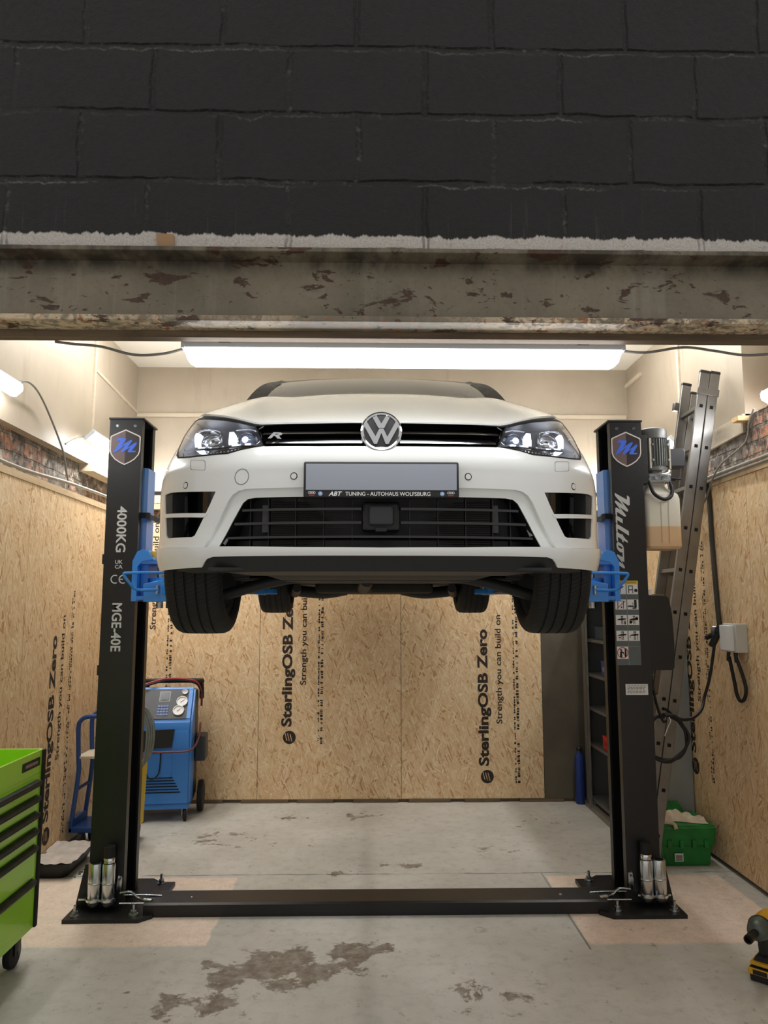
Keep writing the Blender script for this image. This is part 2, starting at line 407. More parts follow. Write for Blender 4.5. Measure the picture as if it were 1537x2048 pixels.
def rubble_brick(ax, bw=.15, bh=.08):
    m, nt, p = newmat('exposed_brickwork'); q = NT(nt); v = q.pos(); P = q.sep(v)
    n, _ = q.noise(v, 6, 4); n2, _ = q.noise(v, 16, 5, .6); n3, _ = q.noise(v, 2.6, 4)
    bt = q.n('ShaderNodeTexBrick'); bt.offset = .5
    q.put(bt.inputs['Vector'], q.comb(q.math('ADD', P[ax], q.math('MULTIPLY', n, .07)), q.math('ADD', P[2], q.math('MULTIPLY', n, .05)), 0))
    bt.inputs['Scale'].default_value = 1; bt.inputs['Brick Width'].default_value = bw; bt.inputs['Row Height'].default_value = bh; bt.inputs['Mortar Size'].default_value = .012; bt.inputs['Mortar Smooth'].default_value = .5
    bt.inputs['Color1'].default_value = lin(190,128,98); bt.inputs['Color2'].default_value = lin(150,118,98); bt.inputs['Mortar'].default_value = lin(122,112,100)
    col = q.mix(q.mapr(n3,.47,.60), lin(112,105,96), bt.outputs['Color'])
    col = q.mix(q.mapr(n2,.44,.60,0,.95), col, lin(70,61,52)); col = q.mix(q.mapr(q.noise(v,13,6,.7)[0],.54,.64,0,.9), col, lin(182,172,156))
    q.put(p.inputs['Base Color'], col); p.inputs['Roughness'].default_value = .85
    q.put(p.inputs['Normal'], q.bump(q.math('ADD', q.math('MULTIPLY', bt.outputs['Fac'], -1.2), n2), .8, .02)); return m

def timber(name, c1, c2, ax=0):
    m, nt, p = newmat(name); q = NT(nt); v = q.pos()
    sc = [40,40,40]; sc[ax] = 2.5
    a, _ = q.noise(q.mapping(v, sc=tuple(sc)), 1, 5, .6); b, _ = q.noise(v, 9, 5)
    col = q.mix(q.mapr(a,.3,.7), lin(*c1), lin(*c2)); col = q.mix(q.mapr(b,.55,.75,0,.5), col, tuple(x*.4 for x in lin(*c1)[:3])+(1,))
    q.put(p.inputs['Base Color'], col); p.inputs['Roughness'].default_value = .7; q.put(p.inputs['Normal'], q.bump(a,.3,.003)); return m

def clear(name, tint=(1,1,1,1), refl=1.0, rough=.02):
    m, nt, p = newmat(name); q = NT(nt)
    nt.nodes.remove(p); out = nt.nodes['Material Output']
    t = q.n('ShaderNodeBsdfTransparent'); t.inputs[0].default_value = tint
    g = q.n('ShaderNodeBsdfGlossy'); g.inputs['Roughness'].default_value = rough; g.inputs[0].default_value = (1,1,1,1)
    fr = q.n('ShaderNodeFresnel'); fr.inputs[0].default_value = 1.5
    mx = q.n('ShaderNodeMixShader'); nt.links.new(q.math('MULTIPLY', fr.outputs[0], refl, clamp=True), mx.inputs[0]); nt.links.new(t.outputs[0], mx.inputs[1]); nt.links.new(g.outputs[0], mx.inputs[2])
    nt.links.new(mx.outputs[0], out.inputs[0]); return m

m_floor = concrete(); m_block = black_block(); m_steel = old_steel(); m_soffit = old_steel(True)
m_osb_back = osb('oriented_strand_board', 0); m_osb_side = osb('oriented_strand_board_side', 1, 5.0, (1,.98,.96))
m_cream = plaster('cream_painted_plaster', (158,145,126), (170,157,138), (140,122,98))
m_ceil = plaster('pale_ceiling_paint', (240,235,222), (244,240,228), (228,218,198))
m_brick = rubble_brick(1, .26, .12); m_brick_r = rubble_brick(1, .14, .085); m_brick_b = rubble_brick(0)
m_timber = timber('pale_sawn_timber', (206,170,120), (222,190,142), 0); m_timber_y = timber('pale_sawn_timber_side', (196,168,128), (214,188,150), 1)
m_oldwood = timber('dirty_old_timber', (92,76,58), (128,108,84), 0)
m_creamwood = timber('cream_painted_timber', (182,168,146), (194,181,160), 0)
m_print = M('black_board_print', (48,38,30), .8, var=.5, vscale=60)
m_dark = M('dark_void', (14,13,12), .9)
m_darkpanel = M('dark_grey_hardboard', (92,84,70), .6, var=.25, vscale=4)
m_white = M('white_car_paint', (235,237,234), .28, coat=1.0)
m_blackpl = M('black_plastic', (22,22,23), .5, var=.2)
m_gloss = M('gloss_black_plastic', (10,10,11), .12, coat=.5)
m_valance = M('grained_black_plastic', (30,31,32), .55, bump=.2, bscale=900)
m_chrome = M('chrome', (225,226,230), .08, metal=1.0)
m_zinc = M('zinc_plated_steel', (176,182,186), .25, metal=1.0, var=.12, vscale=30)
m_bzinc = M('bright_zinc', (206,211,214), .2, metal=1.0)
m_alu = M('aluminium', (134,133,131), .42, metal=1.0, var=.14, vscale=8)
m_rubber = M('tyre_rubber', (21,21,21), .72, var=.2, vscale=30)
m_post = M('black_powder_coat', (19,19,20), .36, bump=.5, bscale=260)
m_blue = M('blue_lift_paint', (46,136,224), .3, coat=.3)
m_bluedk = M('blue_carriage_paint', (84,128,190), .35, coat=.2)
m_green = M('lime_green_paint', (158,222,40), .3, coat=.5)
m_crate = M('green_crate_plastic', (24,122,48), .45, var=.3, vscale=9)
m_label = M('white_label', (228,228,226), .5)
m_grey = M('grey_cabinet_paint', (148,152,150), .5, var=.08, vscale=3)
m_greydk = M('grey_shelf_steel', (104,106,104), .5, var=.15, vscale=4)
m_galv = M('galvanised_frame', (136,132,124), .4, metal=.5, var=.2, vscale=9)
m_under = M('dirty_underbody', (44,40,35), .7, var=.4, vscale=9)
m_cable = M('black_cable', (18,18,18), .55); m_gcable = M('grey_cable', (128,124,116), .6); m_conduit = M('grey_conduit', (150,144,132), .6, var=.2)
m_letter = M('pale_grey_lettering', (205,206,206), .5)
m_batten = M('batten_housing', (206,212,218), .4)
m_led = M('lit_diffuser', (255,255,255), .5, emit=(.98,.99,1.0,1), es=LED)
m_led_rear = M('lit_diffuser_rear', (255,255,255), .5, emit=(.98,.99,1.0,1), es=LED*1.3)
m_led_soft = M('lit_diffuser_soft', (255,255,255), .5, emit=(.98,.99,1.0,1), es=LED*.6)
m_led_beam = M('lit_diffuser_beam', (255,255,255), .5, emit=(.98,.99,1.0,1), es=LED*.19)
# ------------------------------------------------------------------ the setting
def struct(mb, name, mat, parent=None, **k):
    o = mb.build(name, mat, parent, **k)
    if parent is None: o['kind'] = 'structure'
    return o
struct(MB().box(-4,4,-1.5,7.0,-.12,0), 'floor', m_floor, smooth=False)
struct(MB().box(-2.45,2.65,2.42,7.0,3.88,4.0), 'ceiling', m_ceil, smooth=False)
# front wall of painted blocks over the opening
wf = struct(MB().box(-4,4,2.2,2.42,2.756,4.35), 'wall_front', m_block, smooth=False)
struct(MB().box(-4,-2.35,2.2,2.42,0,2.756).box(2.75,4,2.2,2.42,0,2.756), 'wall_front_returns', m_block, wf, smooth=False)
# left wall: brick core, plaster above, boards below
wl = struct(MB().box(-2.45,-2.22,2.42,7.0,0,3.88), 'wall_left', m_brick, smooth=False)
struct(MB().box(-2.22,-2.15,2.42,6.8,2.755,3.88), 'plaster_face', m_cream, wl, smooth=False)
struct(MB().box(-2.152,-2.135,5.70,5.735,2.9,3.88), 'cover_strip', m_creamwood, wl, smooth=False)
struct(MB().hexa([(-2.155,5.74,3.505),(-2.142,5.74,3.505),(-2.142,6.8,3.44),(-2.155,6.8,3.44),(-2.155,5.74,3.53),(-2.142,5.74,3.53),(-2.142,6.8,3.465),(-2.155,6.8,3.465)]), 'seam_strip', m_creamwood, wl, smooth=False)
struct(MB().box(-2.22,-2.11,5.70,6.8,2.70,2.79), 'ledge_board', m_creamwood, wl, smooth=False)
yb = [2.42,3.45,4.66,5.88,6.72]
for i in range(4):
    struct(MB().box(-2.118,-2.10,yb[i]+.002,yb[i+1]-.002,.04,2.43), 'strand_board', m_osb_side, wl, smooth=False)
struct(MB().box(-2.22,-2.118,2.42,6.72,.04,2.43), 'batten_core', m_oldwood, wl, smooth=False)
struct(MB().box(-2.22,-2.095,2.42,6.72,2.432,2.475), 'cap_rail', m_timber_y, wl, smooth=False)
# right wall
wr = struct(MB().box(2.42,2.65,2.42,7.0,0,2.88), 'wall_right', m_brick_r, smooth=False)
struct(MB().box(2.42,2.65,4.66,6.8,2.88,3.88), 'plaster_face', m_cream, wr, smooth=False)
struct(MB().hexa([(2.40,4.66,2.78),(2.46,4.66,2.78),(2.46,6.8,2.70),(2.40,6.8,2.70),(2.40,4.66,2.90),(2.46,4.66,2.90),(2.46,6.8,2.84),(2.40,6.8,2.84)]), 'ledge_board', m_creamwood, wr, smooth=False)
struct(MB().box(2.62,2.66,2.42,4.66,2.88,3.88), 'recess_face', m_cream, wr, smooth=False)
struct(MB().box(2.405,2.425,5.60,5.64,2.9,3.88), 'cover_strip', m_creamwood, wr, smooth=False)
struct(MB().box(2.34,2.65,4.60,4.68,2.842,2.872).box(2.46,2.6,4.56,4.66,2.80,2.842), 'timber_packer', m_timber, wr, smooth=False)
struct(MB().box(2.40,2.425,6.40,6.8,3.70,3.735), 'stub_strip', m_creamwood, wr, smooth=False)
yr = [2.42,3.52,4.50,5.72,6.72]
for i in range(4):
    struct(MB().box(2.31,2.328,yr[i]+.002,yr[i+1]-.002,.03,2.47), 'strand_board', m_osb_side, wr, smooth=False)
struct(MB().box(2.328,2.42,2.42,6.72,.03,2.47), 'batten_core', m_oldwood, wr, smooth=False)
struct(MB().box(2.30,2.42,2.42,6.72,2.472,2.52), 'cap_rail', m_timber_y, wr, smooth=False)
# back wall
wb = struct(MB().box(-2.45,2.65,6.80,7.0,0,3.88), 'wall_back', m_cream, smooth=False)
struct(MB().box(-2.14,2.40,6.785,6.80,3.405,3.44), 'cover_strip', m_creamwood, wb, smooth=False)
struct(MB().box(-2.14,2.40,6.79,6.80,2.68,2.71), 'shadow_gap', m_dark, wb, smooth=False)
struct(MB().box(-2.14,2.40,6.78,6.80,2.40,2.60), 'old_board', m_brick_b, wb, smooth=False)
struct(MB().box(-2.12,2.38,6.70,6.80,2.535,2.58), 'top_batten', m_timber, wb, smooth=False)
xb = [-2.10,-.955,.285,1.525]
for i in range(3):
    struct(MB().box(xb[i]+.002,xb[i+1]-.002,6.70,6.718,.03,2.41), 'strand_board', m_osb_back, wb, smooth=False)
struct(MB().box(1.527,2.31,6.70,6.718,.03,2.41), 'grey_hardboard', m_darkpanel, wb, smooth=False)
struct(MB().box(-2.1,2.31,6.718,6.80,.0,2.41), 'batten_core', m_oldwood, wb, smooth=False)
sole = MB()
for i in range(9): sole.box(-2.05+i*.48,-2.05+i*.48+random.uniform(.3,.46),6.69,6.712,.0,.028)
struct(sole, 'packing_strip', m_oldwood, wb, smooth=False)

# board prints -------------------------------------------------------
def board_print(parent, o, xd, yd, H=1.46, tag=True):
    "the black print of a board, running up the sheet; o = foot of the print, xd = along the wall, yd = up"
    o = Vector(o); xd = Vector(xd); yd = Vector(yd); n = xd.cross(yd)
    # reads upward: text x axis = up, text y axis = -xd
    tx, ty = yd, -xd
    # leaf-like disc mark with three slashes
    r = .056; c = o+yd*r
    loop = [(r*cos(t*pi/16), r*sin(t*pi/16)) for t in range(32)]
    sl = []
    for k in (-.022,.0,.022):
        sl.append([(-.03+k*.2,k-.004),(.034+k*.2,k+.012),(.034+k*.2,k+.019),(-.03+k*.2,k+.003)])
    plate2d('printed_mark', [loop]+sl, m_print, parent, c+n*.0006, tx, ty, .0006)
    # print: brand line, slogan line, run of small codes
    k = H/1.46
    text('printed_line', 'SterlingOSB Zero', m_print, parent, o+yd*.145-ty*.045, tx, ty, h=.118, w=1.17*k, bold=.036, lift=.001)
    text('printed_line', 'Strength you can build on', m_print, parent, o+yd*.50*k-ty*.155, tx, ty, h=.068, w=.94*k, bold=.016, lift=.001)
    mb = MB(); rr = random.Random(int(o.x*100)+int(o.y*10))
    for row, (off, t) in enumerate(((.255,.016),(.287,.026))):
        z = 0.0
        while z < 1.6*k:
            L = rr.uniform(.006,.022); 
            if rr.random() < .8:
                a = o+yd*z-ty*off+n*.001; p = [a, a+tx*L, a+tx*L+ty*t*rr.uniform(.5,1), a+ty*t*rr.uniform(.5,1)]
                mb.add(p, [(0,1,2,3)])
            z += L+rr.choice((.004,.006,.008,.03))
    mb.build('printed_codes', m_print, parent, smooth=False, recalc=False)
board_print(wb, (-.685,6.70,.49), (1,0,0), (0,0,1), 1.46)
board_print(wb, (1.03,6.70,.155), (1,0,0), (0,0,1), 1.46)
board_print(wb, (-2.01,6.70,.97), (1,0,0), (0,0,1), 1.46)
board_print(wl, (-2.10,5.15,.13), (0,1,0), (0,0,1), 1.5)
board_print(wr, (2.31,5.42,.50), (0,-1,0), (0,0,1), 1.5)

# ------------------------------------------------------------------ steel beam in the opening
bt = thing('steel_beam', 'rusty grey painted steel I-beam carrying the black block wall', 'beam', (0,2.25,2.52))
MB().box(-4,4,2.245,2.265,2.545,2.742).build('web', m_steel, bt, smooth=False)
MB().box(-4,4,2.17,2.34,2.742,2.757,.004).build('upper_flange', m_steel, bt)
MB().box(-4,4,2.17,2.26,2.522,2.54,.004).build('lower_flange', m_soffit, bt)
solo(MB().box(-2.2,2.4,2.262,2.30,2.502,2.545), 'timber_fascia', m_oldwood, 'thin dirty timber board fixed behind the lower edge of the steel beam', 'board', (0,2.28,2.51), smooth=False)
solo(MB().hexa([(-.652,2.197,2.765),(-.60,2.197,2.762),(-.60,2.2,2.762),(-.652,2.2,2.765),(-.655,2.188,2.805),(-.602,2.188,2.803),(-.602,2.2,2.803),(-.655,2.2,2.805)]), 'masking_tape_scrap', M('brown_paper', (176,140,104), .8), 'small brown scrap stuck on the bare grey strip above the steel beam', 'scrap', (-.63,2.2,2.78), smooth=False)

# ------------------------------------------------------------------ LED battens
def batten(label, loc, L, rotz, tilt=0, group=None, led=None):
    t = thing('led_batten', label, 'lamp', loc, rotz, group, local=True)
    w = .045
    MB().box(-L/2,L/2,-w,w,-.022,.004,.003).build('housing', m_batten, t)
    # lens: shallow trapezoid trough with closed ends
    sec = [(-w*.95,-.022),(-w*.9,-.048),(-w*.55,-.066),(w*.55,-.066),(w*.9,-.048),(w*.95,-.022)]
    rows = [[(x, y*s, -.022+(z+.022)*s2) for y, z in sec] for x, s, s2 in ((-L/2+.004,.97,.25),(-L/2+.012,.98,.8),(-L/2+.03,1,1),(L/2-.03,1,1),(L/2-.012,.98,.8),(L/2-.004,.97,.25))]
    mb = MB().grid(rows)
    mb.add(rows[0], [tuple(range(6))]); mb.add(rows[-1], [tuple(range(5,-1,-1))])
    mb.build('diffuser', led or m_led, t)
    for s in (-1, 1): MB().box(s*L/2-.006,s*L/2+.006,-w-.002,w+.002,-.024,.006,.002).build('end_cap', m_batten, t)
    if tilt: t.rotation_euler = (tilt, 0, rotz)
    return t
b0 = batten('long lit LED batten hanging under the steel beam above the car', (.113,2.36,2.512), 1.415, 0, 0, None, m_led_beam)
for s in (-1,1): MB().box(s*.575-.02,s*.575+.02,-.046,-.03,-.01,.016,.002).build('clip', m_zinc, b0)
# wall battens (axis along the wall); the plaster behind carries them
def wall_batten(label, x, y0, y1, z, side, g=None):
    return batten(label, (x,(y0+y1)/2,z), y1-y0, pi/2, side, g, m_led_rear if y0 > 5 else m_led_soft)
wall_batten('lit LED batten on the plaster behind the post marked 4000KG', -2.05, 5.42, 6.62, 2.925, radians(-42))
wall_batten('lit LED batten high over the lime green tool cabinet, only its end showing', -2.09, 3.1, 4.33, 2.95, radians(-42))
wall_batten('lit LED batten behind the aluminium ladder', 2.33, 5.55, 6.70, 2.93, radians(42))
wall_batten('lit LED batten above the wall socket, only its rounded end showing', 2.50, 3.2, 4.52, 2.985, radians(30))

# ceiling battens added to brighten the bay, hidden above the beam's edge
for x, w in ((-1.65,'tool cabinet'),(1.85,'ladder')): batten('added unseen LED batten brightening the bay from the ceiling, on the %s side' % w, (x,5.0,3.874), 1.8, pi/2, 0)
# cables about the ceiling edge
def cable(name, pts, r, mat, label, cat='cable', loc=None, **k):
    return solo(MB().tube(pts, r, 8, 8), name, mat, label, cat, loc or tuple(pts[0]), **k)
cable('power_cable', [(-1.0,2.32,2.506),(-.94,2.325,2.500),(-.86,2.335,2.496),(-.76,2.35,2.475),(-.67,2.36,2.482),(-.60,2.36,2.50)], .0045, m_gcable, 'short grey cable drooping into the beam batten on the green cabinet side')
cable('power_cable', [(.81,2.36,2.505),(.90,2.345,2.492),(1.02,2.33,2.505),(1.12,2.325,2.492),(1.22,2.318,2.476),(1.36,2.315,2.485),(1.5,2.315,2.492),(1.9,2.315,2.494)], .0045, m_gcable, 'grey cable clipped along the beam from the batten towards the ladder side')
cable('power_cable', [(-2.09,4.34,2.98),(-2.08,4.5,3.03),(-2.10,4.75,2.98),(-2.11,5.1,2.75),(-2.13,5.25,2.60),(-2.15,5.35,2.52),(-2.16,5.3,2.49)], .007, m_gcable, 'grey cable looping down the plaster from the batten over the green cabinet')
cable('power_cable', [(-2.13,5.2,2.80),(-2.12,5.32,2.86),(-2.09,5.43,2.91)], .007, m_gcable, 'stub of grey cable entering the batten behind the 4000KG post')
cable('wall_conduit', [(-2.11,2.6,2.50),(-2.11,3.6,2.515),(-2.11,4.5,2.50),(-2.115,5.3,2.535),(-2.115,6.1,2.55),(-2.115,6.7,2.555)], .012, m_conduit, 'pale conduit run along the top of the strand board behind the tool cabinet')
cable('wall_conduit', [(2.295,2.6,2.535),(2.295,3.6,2.535),(2.295,4.6,2.535),(2.295,5.6,2.53),(2.295,6.6,2.525)], .012, m_conduit, 'pale conduit along the top of the strand board wall behind the ladder')
cable('power_cable', [(2.28,2.6,2.505),(2.275,3.7,2.50),(2.287,4.7,2.505),(2.287,5.4,2.49),(2.28,6.4,2.48)], .008, m_gcable, 'grey cable running just below the conduit on the wall behind the ladder')
cable('power_cable', [(2.41,4.53,2.90),(2.40,4.58,2.82),(2.385,4.62,2.70),(2.265,4.75,2.56),(2.262,4.95,2.38),(2.26,5.12,2.33),(2.262,5.28,2.42),(2.268,5.40,2.62),(2.34,5.45,2.80),(2.385,5.47,2.90)], .0065, m_gcable, 'grey cable hanging in a wide loop from the brickwork above the wall socket')
cable('wall_conduit', [(2.29,5.06,2.52),(2.285,4.99,2.50),(2.295,4.965,2.40),(2.295,4.955,2.1),(2.295,4.93,1.7),(2.295,4.91,1.52)], .016, M('dark_trunking', (62,60,54), .5), 'dark drop pipe running down the boards to the wall socket')
# ------------------------------------------------------------------ two-post lift
LX = 0.05                       # lift centre line
m_bolt = m_zinc
MIL = dict(
 M=[(62,95),(95,50),(120,46),(240,46),(262,60),(258,80),(175,205),(325,97),(355,82),(380,90),(382,112),(295,243),(430,145),(460,127),(478,140),(472,168),(385,303),(470,303),(460,320),(435,332),(320,332),(302,322),(305,303),(352,228),(225,315),(200,333),(180,336),(167,325),(172,305),(258,175),(95,308),(65,328),(15,333),(150,97)],
 i=[(525,200),(610,198),(545,303),(625,303),(610,325),(590,332),(475,332),(462,322),(468,298)],
 l=[(760,88),(848,86),(708,303),(785,303),(770,325),(750,332),(635,332),(620,320),(628,300)],
 t=[(988,113),(940,198),(980,198),(965,220),(925,226),(868,303),(965,303),(955,322),(930,332),(795,332),(778,322),(785,300),(835,226),(812,226),(822,212),(870,190),(915,155),(950,118)],
 on=[(1358,198),(1327,253),(1435,200),(1465,190),(1480,198),(1475,222),(1418,303),(1497,303),(1482,325),(1460,333),(1352,333),(1336,322),(1342,305),(1408,215),(1265,315),(1238,332),(1203,333),(1265,225),(1172,226),(1172,255),(1150,290),(1110,322),(1060,337),(1010,336),(980,325),(970,305),(980,280),(1010,235),(1050,207),(1095,198)],
 hole=[(1071,228),(1113,227),(1070,302),(1038,306),(1033,298)])
m_script = M('silver_lettering', (196,197,194), .4)
m_shield1 = M('shield_left_half', (112,92,92), .35); m_shield2 = M('shield_right_half', (52,44,44), .35); m_shieldrim = M('shield_rim', (222,214,208), .4)
m_scriptblue = M('script_blue', (66,112,232), .4)

def lift_column(side, label):
    "side -1 stands at the far left of the bay, +1 at the right; the open side faces the car"
    s = side
    X = lambda d: LX+s*d            # distance from the lift centre line
    xo, xi = 1.605, 1.412           # outer and inner faces
    y0, y1, H = 4.43, 4.705, 2.795
    t = thing('lift_column', label, 'lift column', (X(1.51), 4.56, 0), 0)
    # C-section: back, two flanges, two lips
    ol = .022
    sec = [(xo,y0),(xi,y0),(xi,y0+.05),(xi+.014,y0+.05),(xi+.014,y0+.012),(xo-.012,y0+.012),(xo-.012,y1-.012),(xi+.014,y1-.012),(xi+.014,y1-.05),(xi,y1-.05),(xi,y1),(xo,y1)]
    MB().prism([(X(a),b,.02) for a,b in sec], (0,0,H-.03)).build('column', m_post, t, smooth=False)
    MB().box(X(xo+.006),X(xi-.012),y0-.006,y1+.008,H-.012,H,.002).build('cap_plate', m_post, t)
    for dx in (.045,.15): MB().lathe([(0,-.004),(.008,-.004),(.0105,0)],(X(xo-dx),y0+.001,2.745),(0,1,0),16).build('cap_bolt', m_zinc, t)
    # base plate and gussets
    bp = [(1.675,4.25),(1.275,4.25),(1.215,4.31),(1.215,4.80),(1.30,4.80),(1.36,4.86),(1.675,4.86)]
    MB().prism([(X(a),b,0) for a,b in bp], (0,0,.02)).build('base_plate', m_post, t, smooth=False)
    for yy in (y0, y1-.012):
        MB().prism([(X(1.605),yy,.02),(X(1.672),yy,.02),(X(1.668),yy,.05),(X(1.628),yy,.24),(X(1.605),yy,.24)], (0,.012,0)).build('gusset', m_post, t, smooth=False)
    for a, b in ((1.625,4.30),(1.315,4.31),(1.64,4.80),(1.29,4.77)):
        c = (X(a),b,.02)
        mb = MB().cyl(c,(c[0],b,.026),.026,20); mb.cyl((c[0],b,.026),(c[0],b,.044),.017,6); mb.cyl((c[0],b,.04),(c[0],b,.075),.0085,12)
        mb.build('anchor_bolt', m_zinc, t)
    # small brackets on the outer side
    for z in ((1.95,1.30) if s < 0 else (1.30,)):
        MB().box(X(1.605),X(1.64),4.50,4.54,z-.03,z+.03,.003).build('cable_bracket', m_post, t)
    # inner chain, hydraulic cylinder, pulley
    MB().cyl((X(1.53),4.60,.06),(X(1.53),4.60,1.65),.036,20).build('cylinder', m_blackpl, t)
    MB().cyl((X(1.53),4.60,1.65),(X(1.53),4.60,2.40),.018,16).build('piston_rod', m_zinc, t)
    MB().tube([(X(1.45),4.55,2.45),(X(1.45),4.545,2.6),(X(1.455),4.55,2.66),(X(1.445),4.56,2.70)], .006, 8).build('lift_cable', m_zinc, t)
    MB().lathe([(0,-.012),(.045,-.012),(.055,-.008),(.045,0),(.055,.008),(.045,.012),(0,.012)],(X(1.43),4.45,.14),(1,0,0),28).build('pulley', m_zinc, t)
    # release lever and pipe near the foot
    MB().tube([(X(1.42),4.40,.10),(X(1.36),4.40,.105),(X(1.32),4.40,.075),(X(1.28),4.38,.07)], .007, 8).cyl((X(1.28),4.38,.07),(X(1.235),4.37,.068),.012,10).build('release_lever', m_zinc, t)
    MB().tube([(X(1.41),4.44,.075),(X(1.30),4.44,.075),(X(1.20),4.44,.07)], .005, 8).tube([(X(1.41),4.36,.06),(X(1.30),4.36,.06),(X(1.23),4.36,.06)], .005, 8).build('pipe', m_zinc, t)
    # adapter rack
    mb = MB()
    for q in ((1.556,1.480) if s < 0 else (1.581,1.508)): mb.cyl((X(q),y0-.045,.068),(X(q),y0-.045,.08),.043,24)
    mb.box(X(1.64),X(1.455),y0-.05,y0+.002,.069,.079)
    mb.build('adapter_rack', m_bzinc, t)
    # sliding carriage
    MB().prism([(X(a),b,1.70) for a,b in ((1.595,4.47),(1.405,4.495),(1.385,4.505),(1.385,4.645),(1.405,4.66),(1.595,4.66))], (0,0,.80)).build('carriage', m_bluedk, t, smooth=False)
    MB().box(X(1.425),X(1.36),4.462,4.50,2.196,2.226,.003).hexa([(X(1.385),4.462,2.196),(X(1.335),4.40,2.176),(X(1.335),4.60,2.176),(X(1.385),4.62,2.196),(X(1.385),4.462,2.226),(X(1.335),4.40,2.206),(X(1.335),4.60,2.206),(X(1.385),4.62,2.226)]).build('door_guard', m_rubber, t)
    # pivot yoke
    for z in (1.708, 1.915):
        MB().prism([(X(1.40),4.36,z),(X(1.18),4.40,z),(X(1.14),4.46,z),(X(1.14),4.70,z),(X(1.18),4.76,z),(X(1.40),4.78,z)], (0,0,.022)).build('yoke_plate', m_blue, t, smooth=False)
    MB().prism([(X(1.415),4.36,1.70),(X(1.415),4.36,1.93),(X(1.39),4.36,1.985),(X(1.36),4.36,2.0),(X(1.325),4.36,1.985),(X(1.30),4.36,1.94),(X(1.36),4.36,1.93),(X(1.385),4.36,1.90),(X(1.385),4.36,1.70)], (0,.06,0)).build('yoke_cheek', m_blue, t, smooth=False)
    MB().box(X(1.385),X(1.34),4.42,4.78,1.71,2.0,.004).build('yoke_back', m_blue, t)
    MB().prism([(X(1.30),4.40,1.94),(X(1.06),4.34,1.925),(X(1.06),4.34,1.895),(X(1.22),4.38,1.935)],(0,.16,.0)).build('yoke_rib', m_blue, t, smooth=False)
    MB().box(X(1.325),X(1.285),4.402,4.408,1.955,1.99).build('warning_sticker', M('yellow_sticker', (214,178,52), .5), t)
    MB().cyl((X(1.28),4.47,1.66),(X(1.28),4.47,1.935),.02,18).build('pivot_pin', m_zinc, t)
    MB().cyl((X(1.28),4.68,1.66),(X(1.28),4.68,1.935),.02,18).build('pivot_pin', m_zinc, t)
    # arms: a box tube with an inner telescopic section and a pad
    def arm(py, ex, ey, zt):
        a = Vector((X(1.28),py,0)); b = Vector((X(ex),ey,0)); d = (b-a).normalized(); w = Vector((-d.y,d.x,0)); L = (b-a).length
        def bx(l0,l1,h0,h1,wd,wd2=None,hh0=None):
            wd2 = wd2 or wd; P = []
            for z in (0,1):
                for l,sg in ((l0,-1),(l1,-1),(l1,1),(l0,1)):
                    ww = wd if l == l0 else wd2
                    P.append(a+d*l+w*(sg*ww)+Vector((0,0,(h0 if z == 0 else h1))))
            return P
        mb = MB().hexa(bx(-.07,L*.58,1.735,1.835,.062,.055), None, .006)
        r = mb.build('arm', m_blue, t)
        MB().hexa(bx(L*.5,L-.03,1.75,1.82,.044,.04), None, .005).build('arm_extension', m_blue, r)
        e = a+d*L
        MB().lathe([(0,1.752),(.062,1.752),(.066,1.757),(.066,1.78),(.062,1.786),(0,1.786)], (e.x,e.y,0), (0,0,1), 28).build('pad_holder', m_blue, r)
        MB().lathe([(0,1.786),(.026,1.786),(.026,zt-.035),(0,zt-.035)], (e.x,e.y,0), (0,0,1), 20).build('screw', m_zinc, r)
        MB().lathe([(0,zt-.035),(.055,zt-.035),(.06,zt-.03),(.06,zt-.002),(0,zt-.002)], (e.x,e.y,0), (0,0,1), 24).build('rubber_pad', m_rubber, r)
    arm(4.47, .73, 3.93, 1.835); arm(4.68, .735, 5.12, 1.835)
    # arm restraint: front box and loop handle
    MB().hexa([(X(1.34),4.34,1.695),(X(1.13),4.34,1.70),(X(1.13),4.42,1.70),(X(1.34),4.42,1.695),(X(1.34),4.34,1.80),(X(1.20),4.34,1.83),(X(1.20),4.42,1.83),(X(1.34),4.42,1.80)], None, .004).build('arm_stop', m_blue, t)
    MB().tube([(X(1.17),4.30,1.765),(X(1.20),4.27,1.855),(X(1.24),4.27,1.86),(X(1.40),4.27,1.858),(X(1.432),4.27,1.85),(X(1.40),4.28,1.80),(X(1.365),4.30,1.765),(X(1.26),4.32,1.765)], .0085, 10, 4).build('restraint_handle', m_blue, t)
    MB().cyl((X(1.335),4.36,1.77),(X(1.335),4.36,1.80),.013,6).cyl((X(1.26),4.335,1.74),(X(1.26),4.335,1.79),.012,12).build('restraint_bolt', m_zinc, t)
    # shield badge on the front face
    yf = y0-.0005; cx = X(1.508)
    sh = [(0,.125),(.083,.087),(.09,.08),(.09,-.005),(.083,-.03),(.06,-.058),(.03,-.078),(0,-.092),(-.03,-.078),(-.06,-.058),(-.083,-.03),(-.09,-.005),(-.09,.08),(-.083,.087)]
    sh = [(x,y) for x,y in sh]; inn = [(x*.93,(y-.015)*.93+.015) for x,y in sh]
    zc = 2.598
    bd = plate2d('shield_badge', [sh[::-1], inn], m_shieldrim, t, (cx,yf,zc), (1,0,0), (0,0,1), .003)
    half = [p for p in inn if p[0] <= 1e-9]
    plate2d('shield_half', [half], m_shield1, bd, (cx,yf,zc), (1,0,0), (0,0,1), .002)
    half2 = [p for p in inn if p[0] >= -1e-9]; half2.sort(key=lambda p: math.atan2(p[1]-.015, p[0]-.02))
    plate2d('shield_half', [half2], m_shield2, bd, (cx,yf,zc), (1,0,0), (0,0,1), .002)
    k = .00030
